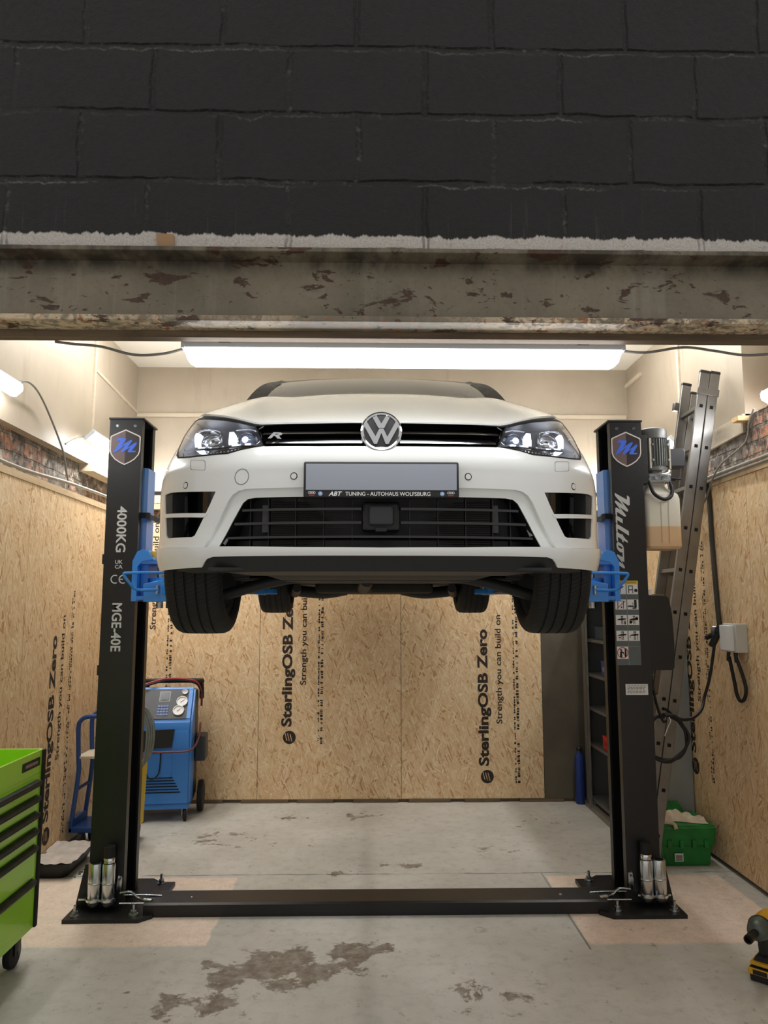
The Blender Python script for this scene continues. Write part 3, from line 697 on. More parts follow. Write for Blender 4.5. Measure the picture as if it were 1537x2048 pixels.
    plate2d('shield_script', [[((x-247)*k,(190-y)*k+.028) for x,y in MIL['M']]], m_scriptblue, bd, (cx,yf-.001,zc), (1,0,0), (0,0,1), .0025)
    D = (0,0,-1); U = (1,0,0)
    if s < 0:
        text('lettering', '4000KG', m_letter, t, (-1.488,yf,2.258), D, U, h=.058, w=.272, bold=.02)
        text('lettering', 'UK', m_letter, t, (-1.488,yf,1.918), (1,0,0), (0,0,1), h=.022, w=.045, bold=.02)
        text('lettering', 'CA', m_letter, t, (-1.488,yf,1.890), (1,0,0), (0,0,1), h=.022, w=.045, bold=.02)
        for q in (0, 1):          # CE mark from two open rings
            ring = [(cos(a)*.026, sin(a)*.026) for a in [radians(62+236*i/20) for i in range(21)]]
            ring += [(cos(a)*.0195, sin(a)*.0195) for a in [radians(298-236*i/20) for i in range(21)]]
            plate2d('conformity_mark', [ring], m_letter, t, (-1.484+q*.047,yf,1.828), (1,0,0), (0,0,1), .0012)
        MB().box(-1.462,-1.438,yf-.0012,yf,1.825,1.831).build('conformity_mark', m_letter, t, smooth=False)
        text('lettering', 'MGE-40E', m_letter, t, (-1.493,yf,1.690), D, U, h=.058, w=.278, bold=.02)
    else:
        kk = .458/1480
        for nm in ('M','i','l','t'):
            plate2d('script_lettering', [[((x)*kk,(333-y)*kk) for x,y in MIL[nm]]], m_script, t, (1.477,yf,2.352), D, U, .0012)
        plate2d('script_lettering', [[(x*kk,(333-y)*kk) for x,y in MIL['on']],[(x*kk,(333-y)*kk) for x,y in MIL['hole']]], m_script, t, (1.477,yf,2.352), D, U, .0012)
        safety_sticker(t, yf)
        MB().box(1.497,1.628,yf-.0012,yf,1.160,1.222).build('rating_plate', m_label, t, smooth=False)
        mb = MB(); rr = random.Random(3)
        for i in range(6):
            x = 1.507
            while x < 1.61:
                L = rr.uniform(.006,.02); mb.box(x,min(x+L,1.618),yf-.0018,yf-.0012,1.170+i*.008,1.1735+i*.008); x += L+.004
        mb.build('rating_print', M('faded_print', (120,118,118), .6), t, smooth=False)
    return t

def safety_sticker(t, yf):
    x0, x1, z1, z0 = 1.452, 1.595, 1.822, 1.330
    mg = M('sticker_slate', (92,100,102), .5); my = M('sticker_yellow', (222,188,48), .5); mk_ = M('sticker_ink', (24,22,24), .6); mr = M('sticker_red', (186,44,40), .6)
    sk = MB().box(x0,x1,yf-.001,yf,z0,z1).build('safety_sticker', mg, t, smooth=False)
    MB().box(x0,x1,yf-.0015,yf-.001,z1-.022,z1).build('header', my, sk, smooth=False)
    text('header_lettering', 'SAFETY INSTRUCTIONS', mk_, sk, (x0+.012,yf-.0006,z1-.016), (1,0,0), (0,0,1), h=.010, w=.118, bold=.01)
    W2 = (x1-x0)/2
    def pic(kind, cx, cz, w, h):
        mb = MB(); red = MB(); y = yf-.0022; e = .0006
        B = lambda a,b,c,d,m=mb: m.box(cx+a*w,cx+b*w,y,y+e,cz+c*h,cz+d*h)
        Q = lambda p,m=mb: m.prism([(cx+a*w,y,cz+b*h) for a,b in p],(0,e,0))
        C = lambda a,b,r,m=mb,n=18: m.prism([(cx+a*w+r*h*cos(i*2*pi/n),y,cz+b*h+r*h*sin(i*2*pi/n)) for i in range(n)],(0,e,0))
        def ring(a,b,r,m): m.grid([[(cx+a*w+q*h*cos(i*pi/10),y-.0002,cz+b*h+q*h*sin(i*pi/10)) for i in range(21)] for q in (r,r*.86)])
        if kind == 0: C(-.12,.28,.09); Q([(-.25,.18),(.02,.2),(.3,.33),(.32,.26),(.05,.05),(-.0,-.42),(-.08,-.42),(-.1,-.1),(-.16,-.42),(-.24,-.42),(-.2,-.05)])
        if kind == 1: B(-.36,-.3,-.4,.36); B(.0,.06,-.4,.36); B(-.3,0,-.1,.0); B(-.36,.06,.3,.38); C(.32,-.12,.17)
        if kind == 2: B(-.3,-.24,-.42,.38); B(.2,.26,-.42,.38); B(-.3,.26,.32,.38); B(.0,.1,-.36,-.2); Q([(-.4,-.4),(-.34,-.42),(.44,.34),(.4,.4)], red)
        if kind == 3: B(.12,.34,-.3,.46); B(-.46,.08,-.24,-.1); B(-.05,.3,-.42,-.3); B(-.03,.02,.0,.2)
        if kind in (4,5,6,7):
            Q([(-.42,-.02),(-.3,.1),(-.05,.16),(.38,.18),(.4,.06),(.1,.0)]); B(-.02,.03,-.42,.42); B(.1,.15,-.42,.42); B(-.06,.18,.34,.42)
            if kind == 4: C(.32,-.12,.07); Q([(.24,-.2),(.4,-.2),(.38,-.44),(.26,-.44)])
            if kind == 5: C(-.25,-.2,.16); C(.3,.14,.15); Q([(-.44,-.42),(-.4,-.44),(.4,.36),(.36,.4)], red)
            if kind == 6: C(-.2,-.18,.08); ring(-.2,-.18,.2,red)
            if kind == 7: B(.3,.34,-.4,.1); C(-.36,-.12,.06)
        if kind == 8: C(-.14,.22,.08); Q([(-.24,.1),(-.02,.12),(.14,.0),(.12,-.06),(-.06,-.02),(-.04,-.4),(-.26,-.4)]); B(.18,.34,-.36,.36); ring(0,0,.46,red); Q([(-.3,.32),(-.26,.36),(.3,-.3),(.26,-.34)], red)
        return mb, red
    rows = [(1.742,1.800),(1.652,1.711),(1.562,1.620),(1.470,1.529),(1.366,1.437)]
    k = 0
    for i, (a, b) in enumerate(rows):
        for j in (0, 1):
            if k > 8: continue
            cx = x0+W2*(j+.5); w = W2-.006
            tl = MB().box(cx-w/2,cx+w/2,yf-.0015,yf-.001,a,b).build('pictogram_tile', m_label, sk, smooth=False)
            mb, red = pic(k, cx, (a+b)/2, w, b-a)
            mb.build('pictogram', mk_, sk, smooth=False)
            if red.v: red.build('prohibition_mark', mr, sk, smooth=False)
            k += 1
    MB().box(x0+W2-.0008,x0+W2+.0008,yf-.0016,yf-.001,z0,z1-.022).box(x0+W2,x1,yf-.0016,yf-.001,1.437,1.439).build('divider', M('sticker_line', (150,156,156), .5), sk, smooth=False)

lift_column(-1, 'tall black lift column lettered 4000KG and MGE-40E with blue arms')
lift_column(1, 'tall black lift column with silver script lettering and a safety sticker')

# floor cover between the columns
cv = MB().prism([(0,4.325,.0),(0,4.325,.062),(0,4.345,.068),(0,4.52,.068),(0,4.54,.062),(0,4.54,.0)], (2.54,0,0))
cv.v = [p+Vector((LX-1.27,0,0)) for p in cv.v]
ct = thing('floor_cover', 'long low black steel cover lying across the floor between the lift columns', 'cover', (LX,4.43,0))
cv.build('cover', m_post, ct, smooth=False)
for x in (-.98, 1.08): MB().lathe([(0,.074),(.006,.073),(.009,.068)], (x,4.42,0), (0,0,1), 14).build('screw', m_zinc, ct)

# height adapters in the racks
def adapter(x, tall, label, g='chrome height adapters in the column racks'):
    y = 4.385
    t = thing('height_adapter', label, 'adapter', (x,y,.04), 0, g)
    MB().lathe([(0,.04),(.026,.04),(.032,.048),(.036,.056),(.036,.258),(.034,.264),(.028,.266),(.024,.266),(.024,.21),(0,.21)], (x,y,0), (0,0,1), 28).build('tube', m_bzinc, t)
    MB().lathe([(.0362,.156),(.038,.159),(.038,.163),(.0362,.166)], (x,y,0), (0,0,1), 28).build('weld_ring', m_bzinc, t)
    if tall:
        MB().lathe([(0,.21),(.023,.21),(.023,.267),(.031,.268),(.032,.29),(.030,.294),(0,.294)], (x,y,0), (0,0,1), 24).build('collar', m_chrome, t)
        MB().lathe([(.029,.294),(.030,.296),(.030,.352),(.027,.356),(0,.356)], (x,y,0), (0,0,1), 24).build('rubber_cap', m_rubber, t)
adapter(LX-1.556, False, 'shorter open-topped chrome adapter racked on the 4000KG column')
adapter(LX-1.480, True, 'black-capped chrome adapter racked on the 4000KG column')
adapter(LX+1.508, True, 'black-capped chrome adapter racked on the column with the safety sticker')
adapter(LX+1.581, False, 'shorter open-topped chrome adapter racked on the column with the safety sticker')

# hydraulic power unit on the outer face of the sticker column
t = thing('hydraulic_power_unit', 'grey ribbed motor over a translucent oil tank bolted to the lift column', 'pump', (1.76,4.55,2.25))
mx, my = 1.765, 4.54
mot = MB().lathe([(0,2.715),(.06,2.715),(.083,2.705),(.086,2.69),(.086,2.645),(.074,2.64),(.074,2.47),(.084,2.465),(.084,2.445),(.05,2.44),(0,2.44)], (mx,my,0), (0,0,1), 40).build('motor', M('motor_grey', (120,122,122), .4, metal=.3), t)
fn = MB()
for i in range(34):
    a = 2*pi*i/34
    if -2.9 < math.atan2(sin(a),cos(a)) < 3.2:
        u = Vector((cos(a),sin(a),0)); w = Vector((-sin(a),cos(a),0)); c = Vector((mx,my,0))
        fn.hexa([c+u*.072-w*.0022+Vector((0,0,2.475)), c+u*.087-w*.0016+Vector((0,0,2.475)), c+u*.087+w*.0016+Vector((0,0,2.475)), c+u*.072+w*.0022+Vector((0,0,2.475)), c+u*.072-w*.0022+Vector((0,0,2.64)), c+u*.087-w*.0016+Vector((0,0,2.64)), c+u*.087+w*.0016+Vector((0,0,2.64)), c+u*.072+w*.0022+Vector((0,0,2.64))])
fn.build('cooling_fins', M('fin_grey', (150,152,150), .4, metal=.4), t, smooth=False)
MB().box(mx+.085,mx+.18,my-.05,my+.06,2.47,2.585,.008).build('terminal_box', M('dark_grey_plastic', (62,62,66), .4), t)
m_strip = M('cream_plastic', (200,196,180), .5)
for a, b in ((-.055,-.086),(.075,-.06)): MB().box(mx+a,mx+a+.010,my+b,my+b+.028,2.455,2.64).build('motor_strip', m_strip, t)
for dx, z in ((-.035,2.60),(.062,2.60),(-.035,2.505),(.062,2.505)): MB().cyl((mx+dx,my-.078,z),(mx+dx,my-.092,z),.007,10).build('bolt', m_zinc, t)
MB().box(mx-.055,mx+.08,my-.06,my+.06,2.372,2.425,.004).box(mx-.03,mx+.03,my-.05,my+.05,2.425,2.445).build('valve_block', m_zinc, t)
for dx in (-.015,.03): MB().cyl((mx+dx,my-.058,2.40),(mx+dx,my-.072,2.40),.010,10).build('port_plug', m_zinc, t)
MB().cyl((mx+.08,my-.03,2.40),(mx+.115,my-.03,2.40),.016,14).cyl((mx+.115,my-.03,2.40),(mx+.15,my-.03,2.395),.006,10).build('valve_knob', m_blackpl, t)
m_tank, nt, p = newmat('translucent_oil_tank'); q = NT(nt); z = q.sep(q.pos())[2]
oil = q.mapr(z, 2.147, 2.153, 1, 0)
q.put(p.inputs['Base Color'], q.mix(oil, lin(226,222,208), lin(218,186,148))); p.inputs['Roughness'].default_value = .35
p.inputs['Subsurface Weight'].default_value = .25; p.inputs['Subsurface Radius'].default_value = (.03,.03,.02)
def rr_(x0,x1,y0,y1,r,z):
    o = []
    for cx,cy,a0 in ((x1-r,y1-r,0),(x0+r,y1-r,90),(x0+r,y0+r,180),(x1-r,y0+r,270)):
        for k in range(6): a = radians(a0+18*k); o.append((cx+r*cos(a),cy+r*sin(a),z))
    return o+[o[0]]
tk = MB(); rows = []
for z_,g in ((1.972,-.03),(1.965,-.008),(1.98,0),(2.27,0),(2.30,-.008),(2.335,-.05),(2.355,-.062),(2.375,-.062)):
    rows.append(rr_(1.672-g*.6,1.892+g,4.46-g,4.66+g,.03,z_))
tk.grid(rows); tk.add(rows[0],[tuple(range(len(rows[0])-1))])
tank = tk.build('oil_tank', m_tank, t)
MB().box(1.765,1.772,4.456,4.461,2.0,2.25).box(1.81,1.817,4.456,4.461,2.0,2.25).build('tank_rib', m_tank, tank)
MB().tube([(mx-.075,my-.03,2.40),(mx-.062,my-.075,2.37),(mx-.045,my-.095,2.30),(mx+.01,my-.10,2.262),(mx+.06,my-.09,2.28),(mx+.078,my-.07,2.33),(mx+.07,my-.045,2.385)], .011, 10).build('hydraulic_hose', m_cable, t)
MB().cyl((mx+.072,my-.05,2.345),(mx+.068,my-.045,2.392),.012,8).build('hose_fitting', m_zinc, t)
MB().cyl((mx-.08,my-.02,2.41),(mx-.07,my-.05,2.385),.013,8).build('hose_fitting', m_zinc, t)
MB().box(1.655,1.70,4.46,4.62,2.36,2.66,.003).build('mounting_bracket', m_post, t)

for o in t.children_recursive: 
    if o.parent == t: o.location.z += .05

t = thing('control_box', 'rounded black electrical control box on the side of the sticker column', 'control box', (1.74,4.55,1.55))
MB().prism([(1.656,4.44,1.30),(1.785,4.44,1.30),(1.795,4.44,1.315),(1.80,4.44,1.46),(1.795,4.44,1.62),(1.78,4.44,1.715),(1.77,4.44,1.73),(1.656,4.44,1.735)],(0,.19,0)).build('case', m_blackpl, t)
MB().box(1.66,1.775,4.50,4.60,1.737,1.743).build('top_seal', m_gcable, t, smooth=False)
MB().box(1.658,1.68,4.44,4.47,1.737,1.775,.004).build('switch', m_label, t)
MB().cyl((1.685,4.52,1.30),(1.685,4.52,1.265),.013,12).build('cable_gland', m_gcable, t)
# ------------------------------------------------------------------ the car
PLAN=[(0,0),(.15,.003),(.30,.013),(.45,.032),(.58,.063),(.70,.11),(.80,.165),(.88,.235),(.935,.315),(.97,.41),(.988,.52),(.997,.68),(1.0,.90),(1.0,1.2),(1.0,2.0),(1.0,2.8),(.997,3.2),(.98,3.48),(.93,3.68),(.82,3.82),(.6,3.90),(.3,3.93),(0,3.94)]
def interp(T,x):
    if x<=T[0][0]: return T[0][1]
    for (a,fa),(b,fb) in zip(T,T[1:]):
        if x<=b: 
            t=(x-a)/(b-a); return fa+(fb-fa)*t
    return T[-1][1]
def smooth_tab(T):
    # monotone-ish cubic (catmull) sampled densely
    out=[]
    n=len(T)
    for i in range(n-1):
        x0,y0=T[i];x1,y1=T[i+1]
        m0=(y1-T[i-1][1])/(x1-T[i-1][0]) if i>0 else (y1-y0)/(x1-x0)
        m1=(T[i+2][1]-y0)/(T[i+2][0]-x0) if i<n-2 else (y1-y0)/(x1-x0)
        for k in range(12):
            t=k/12;h=x1-x0
            out.append((x0+h*t,(2*t**3-3*t*t+1)*y0+(t**3-2*t*t+t)*h*m0+(-2*t**3+3*t*t)*y1+(t**3-t*t)*h*m1))
    out.append(T[-1]);return out
WN=.885
acc=[0.]
for (a,b),(c,d) in zip(PLAN,PLAN[1:]): acc.append(acc[-1]+math.hypot((c-a)*WN,d-b))
PX=smooth_tab([(s,p[0]) for s,p in zip(acc,PLAN)])
PY=smooth_tab([(s,p[1]) for s,p in zip(acc,PLAN)])
WF=smooth_tab([(1.70,.85),(1.80,.878),(1.88,.890),(1.95,.892),(2.05,.892),(2.12,.886),(2.18,.872),(2.24,.853),(2.30,.828),(2.36,.808),(2.42,.782),(2.50,.735),(2.62,.695),(2.75,.65)])
WS=smooth_tab([(1.70,.80),(1.80,.84),(1.90,.87),(2.0,.882),(2.15,.888),(2.25,.885),(2.4,.866),(2.5,.845),(2.6,.82),(2.75,.78)])
YN=smooth_tab([(1.70,2.63),(1.80,2.57),(1.86,2.54),(1.95,2.55),(2.05,2.54),(2.12,2.525),(2.165,2.515),(2.22,2.53),(2.28,2.555),(2.34,2.59),(2.42,2.66),(2.52,2.77),(2.62,2.92),(2.75,3.12)])
def S(s,z):
    sg=-1 if s<0 else 1;s=abs(s)
    dy=interp(PY,s); k=min(1,max(0,(dy-.8)/.7)); k=k*k*(3-2*k)
    w=interp(WF,z)*(1-k)+interp(WS,z)*k
    f=min(1,max(0,dy/3.0))
    y=dy+interp(YN,z)*(1-f)+2.535*f
    return (sg*w*max(0,interp(PX,s)),y,z)
# outlines of the body panels, measured along the body surface (girth, height), half of the car
BONNET_EDGE=[(0.0, 2.31), (0.075, 2.311), (0.232, 2.31), (0.347, 2.309), (0.466, 2.309), (0.492, 2.312), (0.535, 2.324), (0.59, 2.34), (0.644, 2.354), (0.707, 2.368), (0.774, 2.382), (0.846, 2.399)] 
GRILLE=[(0.0, 2.308), (0.231, 2.308), (0.346, 2.308), (0.48, 2.306), (0.446, 2.262), (0.417, 2.222), (0.218, 2.217), (0.0, 2.216)] 
HEADLIGHT=[(0.485, 2.309), (0.523, 2.321), (0.556, 2.331), (0.627, 2.35), (0.706, 2.367), (0.769, 2.38), (0.837, 2.393), (0.93, 2.4), (0.93, 2.38), (0.94, 2.36), (0.945, 2.333), (0.905, 2.288), (0.875, 2.254), (0.833, 2.217), (0.78, 2.21), (0.738, 2.206), (0.677, 2.204), (0.616, 2.203), (0.559, 2.202), (0.509, 2.213), (0.46, 2.22), (0.424, 2.224), (0.446, 2.258)] 
LAMP_LED_IN=[(0.626, 2.32), (0.603, 2.319), (0.582, 2.273), (0.556, 2.241), (0.586, 2.239), (0.608, 2.276)] 
LAMP_LED_OUT=[(0.935, 2.37), (0.833, 2.346), (0.791, 2.301), (0.729, 2.255), (0.779, 2.259), (0.839, 2.303)] 
LAMP_STRIP=[(0.872, 2.268), (0.634, 2.245), (0.493, 2.246), (0.433, 2.237), (0.432, 2.231), (0.491, 2.239), (0.631, 2.239), (0.857, 2.259)] 
LAMP_WEDGE=[(0.852, 2.248), (0.745, 2.234), (0.693, 2.219), (0.618, 2.207), (0.616, 2.204), (0.678, 2.206), (0.739, 2.208), (0.822, 2.217)] 
LAMP_PROJ=[(0.528, 2.278)] 
LAMP_BULB=[(0.695, 2.293)] 
INTAKE=[(0.0, 2.044), (0.262, 2.044), (0.44, 2.044), (0.47, 2.04), (0.488, 2.027), (0.535, 1.956), (0.582, 1.88), (0.0, 1.87)] 
VENT=[(0.886, 2.085), (0.825, 2.087), (0.59, 2.072), (0.613, 2.029), (0.68, 1.921), (0.693, 1.916), (0.843, 1.92), (0.864, 1.935)] 
VENT_FIN=[(0.91, 2.014), (0.616, 1.997), (0.621, 1.99), (0.638, 1.983), (0.91, 2.0)] 
BUMPER_LOW=[(0.0, 1.869), (0.276, 1.871), (0.589, 1.878), (0.701, 1.877), (0.884, 1.881)] 
LIP=[(0.0, 1.867), (0.276, 1.869), (0.589, 1.876), (0.701, 1.875), (0.867, 1.878)] 
LIP_BOT=[(0.0, 1.842), (0.591, 1.846), (0.618, 1.843), (0.634, 1.829), (0.648, 1.814), (0.715, 1.813), (0.849, 1.811)] 
PLATE=[(0.263, 2.155), (0.0, 2.159), (-0.265, 2.162)] 
PLATE2=[(0.259, 2.033), (0.0, 2.035), (-0.262, 2.039)] 
TOWCOVER=[(0.488, 2.117), (0.462, 2.116)] 
SENSOR=[(0.3, 2.114), (0.732, 2.104)] 
WASHER=[(0.725, 2.195), (0.661, 2.188), (0.651, 2.181), (0.643, 2.153), (0.648, 2.149), (0.71, 2.156), (0.717, 2.161), (0.729, 2.189)] 
RBADGE=[(0.395, 2.25), (0.345, 2.271)] 
VWC=[(-0.001, 2.268), (-0.073, 2.268), (-0.001, 2.336), (0.0, 2.202)] 
SLAT1=[(0.0, 2.272), (0.226, 2.274), (0.447, 2.278)] 
SLAT2=[(0.0, 2.236), (0.22, 2.237), (0.424, 2.241)] 
HS_SEAM=[(0.852, 2.218), (0.91, 2.144)] 
BARS=[(0.494, 2.004), (0.068, 2.001), (0.525, 1.957), (0.068, 1.956), (0.549, 1.915), (-0.042, 1.909)] 
CARX = .042
def S3(s, z, off=0.0):
    a = S(s, z)
    if off:
        e = .012; p1 = Vector(S(s+e, z)); p0 = Vector(S(s-e, z)); q1 = Vector(S(s, z+e)); q0 = Vector(S(s, z-e))
        n = (p1-p0).cross(q1-q0).normalized()
        return Vector((a[0]+CARX, a[1], a[2]))+n*off
    return Vector((a[0]+CARX, a[1], a[2]))
def SN(s, z, dsp=None):
    e = .01
    if dsp:
        g = lambda s, z: S3(s, z, dsp(s, z))
    else: g = S3
    return (g(s+e,z)-g(s-e,z)).cross(g(s,z+e)-g(s,z-e)).normalized()
def s_of_y(y, z=2.0):
    lo, hi = 0.0, 5.2
    for _ in range(50):
        m = (lo+hi)/2
        if S(m, z)[1] < y: lo = m
        else: hi = m
        if m > 4.6: break
    return lo
def mir(l): return [(-a, b) for a, b in l]
def full(h):
    "mirror a half outline that starts and ends on the centre line"
    h = [(max(0,a), b) for a, b in h]
    return h + [(-a, b) for a, b in h[-2:0:-1]]
def patch(name, loops, mat, parent, step=.025, off=0.0, depth=.012, dsp=None, analytic=True):
    "panel cut out of the body surface with a returned edge"
    pts, fc = tri2d(loops, step)
    o = (lambda s, z: off+dsp(s, z)) if dsp else (lambda s, z: off)
    V = [S3(s, z, o(s, z) or 1e-6) for s, z in pts]
    F = []
    for q in fc:
        a, b, c = V[q[0]], V[q[1]], V[q[2]]
        if (b-a).cross(c-a).dot(SN(*pts[q[0]])) < 0: q = q[::-1]
        F.append(q)
    Nn = [SN(s, z, dsp) for s, z in pts]
    if depth:
        E = set(); 
        for q in F:
            for i in range(len(q)): E.add((q[i], q[(i+1)%len(q)]))
        bd = [(a, b) for a, b in E if (b, a) not in E]
        for a, b in bd:
            sa, sb = pts[a], pts[b]; na = SN(*sa); nb = SN(*sb); n = len(V)
            A, B = V[a], V[b]; V += [A, B, B-nb*depth, A-na*depth]
            sn = (B-A).cross(na).normalized()*(1 if depth > 0 else -1)
            Nn += [sn]*4; F.append((n+1, n, n+3, n+2))
    return mk(name, V, F, mat, parent, normals=[tuple(x) for x in Nn])
def line_ring(name, loop, parent, w=.0028, mat=None, off=.0006):
    "a shut line around a small cover"
    cx = sum(p[0] for p in loop)/len(loop); cy = sum(p[1] for p in loop)/len(loop)
    inn = []
    for x, y in loop:
        d = math.hypot(x-cx, y-cy); inn.append((cx+(x-cx)*(d-w)/d, cy+(y-cy)*(d-w)/d))
    return patch(name, [loop, inn], mat or m_dark, parent, .02, off, 0)
def circ(c, rx, ry=None, n=28):
    ry = ry or rx
    return [(c[0]+rx*cos(2*pi*i/n), c[1]+ry*sin(2*pi*i/n)) for i in range(n)]

car = thing('car', 'white hatchback raised on the two-post lift, nose towards the viewer', 'car', (CARX, 3.38, 1.55))
ARC_Y, ARC_Z, ARC_R = 3.38, 1.976, .362
RAC_Y = 5.98
sA = s_of_y(ARC_Y); sR = s_of_y(RAC_Y)
def arch(sc, z_from, z_to, n=18, r=ARC_R):
    "arc of the wheel arch between two heights: negative z side = front"
    a0, a1 = z_from, z_to
    return [(sc+r*cos(radians(a0+(a1-a0)*i/n)), ARC_Z+r*sin(radians(a0+(a1-a0)*i/n))) for i in range(n+1)]

# --- bumper
inward = [(s, z) for s, z in HEADLIGHT]
hl_low = HEADLIGHT[13:22][::-1]                     # inner lower corner -> outer lower corner
seam = [(.905,2.232),(.98,2.205),(1.06,2.185)]
ang_seam = math.degrees(math.asin((2.175-ARC_Z)/ARC_R)); ang_low = math.degrees(math.asin((1.898-ARC_Z)/ARC_R))
fr_arc = arch(sA, 180-ang_seam, 180-ang_low, 10)
BEZEL = [(.640,1.8775),(.618,1.90),(.578,1.965),(.538,2.036),(.522,2.056),(.500,2.069),(.47,2.075),(.25,2.076),(0,2.076)]
half = [GRILLE[7], GRILLE[6], GRILLE[5]]+hl_low+[(.875,2.238)]+seam+fr_arc+BUMPER_LOW[::-1][1:2]+BEZEL
bump = patch('bumper', [full(half), VENT, mir(VENT)[::-1]], m_white, car, .02, 0, .024)
bez_half = [(0,2.0765)]+[(s*1.001, z+.0005) for s, z in BEZEL[::-1][1:]]+[(.582,1.8775)]+INTAKE[1:7][::-1]+[(0,2.044)]
bez_half[bez_half.index((.582,1.8775))+1] = (.582,1.88)
patch('intake_bezel', [full(bez_half)], m_white, bump, .02, -.015, .03)
for sg in (1, -1):
    F_ = (lambda l: l) if sg > 0 else (lambda l: mir(l)[::-1])
    patch('vent_fin', [F_([(.885,2.014),(.622,1.998),(.628,1.990),(.645,1.984),(.885,2.0)])], m_white, bump, .03, .002, .03)
    v = patch('air_vent', [F_([( .59+(s-.59)*.995+.002, 2.0+(z-2.0)*.985) for s, z in VENT])], m_gloss, bump, .03, -.085, -.075)
    patch('side_duct', [F_([(.820,2.0845),(.8825,2.0825),(.862,1.937),(.842,1.9225),(.815,1.9225)])], m_valance, bump, .02, -.004, .05)
    c = F_([SENSOR[0]])[0]; o = patch('parking_sensor', [circ(c, .0095)], m_white, bump, .03, .002, .004); line_ring('sensor_gap', circ(c, .0125), bump)
    c = F_([SENSOR[1]])[0]; o = patch('parking_sensor', [circ(c, .0095)], m_white, bump, .03, .002, .004); line_ring('sensor_gap', circ(c, .0125), bump)
    line_ring('washer_cover', F_(WASHER), bump, .0022, M('panel_gap', (120,118,110), .6))
line_ring('tow_cover', circ((-TOWCOVER[0][0], TOWCOVER[0][1]), .0275), bump, .0026, M('panel_gap_tow', (128,126,118), .6))

# --- splitter lip and black valance
lip_arc_s = s_of_y(ARC_Y-ARC_R+.02, 1.9)
lip_half = [(0,1.868),(.276,1.870),(.589,1.877),(.701,1.876),(.90,1.886),(1.0,1.893),(lip_arc_s,1.897),(lip_arc_s+.02,1.815),(.95,1.808),(.849,1.809),(.715,1.812),(.648,1.813),(.634,1.828),(.618,1.840),(.591,1.846),(0,1.845)]
lip = patch('front_lip', [full(lip_half)], m_white, car, .025, .012, .05)
val_half = [(0,1.846),(.591,1.847),(.618,1.841),(.634,1.829),(.648,1.814),(.715,1.813),(.80,1.80),(.70,1.79),(0,1.79)]
patch('valance', [full(val_half)], m_valance, car, .03, .002, .03)
MB().hexa([(CARX-.60,2.62,1.795),(CARX+.60,2.62,1.795),(CARX+.50,2.95,1.79),(CARX-.50,2.95,1.79),(CARX-.60,2.62,1.805),(CARX+.60,2.62,1.805),(CARX+.50,2.95,1.81),(CARX-.50,2.95,1.81)]).build('valance_floor', m_valance, car, smooth=False)

# --- lower intake
lg = thing('lower_grille', None, None, (CARX,2.6,1.95)); lg.parent = car; lg.location = Vector((0,2.6-3.38,1.95-1.55))
gi = [(s*.998, 1.957+(z-1.957)*.99) for s, z in INTAKE]
patch('duct', [full(gi)], m_blackpl, lg, .05, -.10, -.082)
MB().box(CARX-.40,CARX+.40,2.655,2.665,1.878,2.04).build('radiator', M('radiator_core', (34,32,30), .6, bump=1.0, bscale=500), lg, smooth=False)
rb = MB()
for i in range(20): rb.box(CARX-.39,CARX+.39,2.648,2.656,1.883+i*.0078,1.8848+i*.0078)
rb.build('radiator_fins', M('radiator_fins', (46,44,40), .5), lg, smooth=False)
def bar(s0, s1, z, h=.004):
    n = 26; a = [(s0+(s1-s0)*i/n, z+h) for i in range(n+1)]+[(s1-(s1-s0)*i/n, z-h) for i in range(n+1)]
    return patch('grille_bar', [a], m_gloss, lg, .05, -.022, .03)
for sg in (1,-1): bar(sg*.068, sg*.494, 2.002); bar(sg*.068, sg*.525, 1.957)
bar(-.552, .552, 1.912)
for s in (.10,.20,.30,.40,.47): 
    for sg in (1,-1): patch('grille_rib', [[(sg*s-.0015,2.04),(sg*s+.0015,2.04),(sg*s+.0015,1.88),(sg*s-.0015,1.88)]], m_blackpl, lg, .05, -.04, .02)
sb = MB().box(CARX-.066,CARX+.066,2.575,2.64,1.93,2.03,.01).build('sensor_surround', m_blackpl, lg)
MB().box(CARX-.042,CARX+.042,2.553,2.60,1.948,2.016,.008).build('radar_sensor', M('sensor_face', (50,53,55), .45), lg)
MB().box(CARX-.02,CARX+.02,2.563,2.59,1.925,1.940,.003).build('sensor_tab', m_blackpl, lg)
for sg in (1,-1): MB().box(CARX+sg*.41-.012,CARX+sg*.41+.012,2.66,2.70,1.93,2.03,.002).build('bracket', m_greydk, lg)

# --- upper grille
ug = thing('upper_grille', None, None, (CARX,2.56,2.26)); ug.parent = car; ug.location = Vector((0,2.56-3.38,2.26-1.55))
patch('grille_back', [full(GRILLE)], m_gloss, ug, .04, -.05, -.05)
for T_, h, dz in ((SLAT1,.0020,0),(SLAT2,.0026,0)):
    n = 14; L = T_[2][0]; a = [(-L+2*L*i/(2*n), interp([(0,T_[0][1]),(T_[1][0],T_[1][1]),(L,T_[2][1])], abs(-L+2*L*i/(2*n)))) for i in range(2*n+1)]
    patch('chrome_strip', [[(s, z+h) for s, z in a][::-1]+[(s, z-h) for s, z in a]], m_chrome, ug, .05, -.008, .004)
    patch('grille_slat', [[(s, z+h+.008) for s, z in a][::-1]+[(s, z+h) for s, z in a]], m_gloss, ug, .05, -.012, .03)
def flat_on_car(loops, y, name, mat, parent, th=.004, lean=.0):
    return plate2d(name, loops, mat, parent, (CARX, y, 0), (1,0,0), (0,lean,1), th)
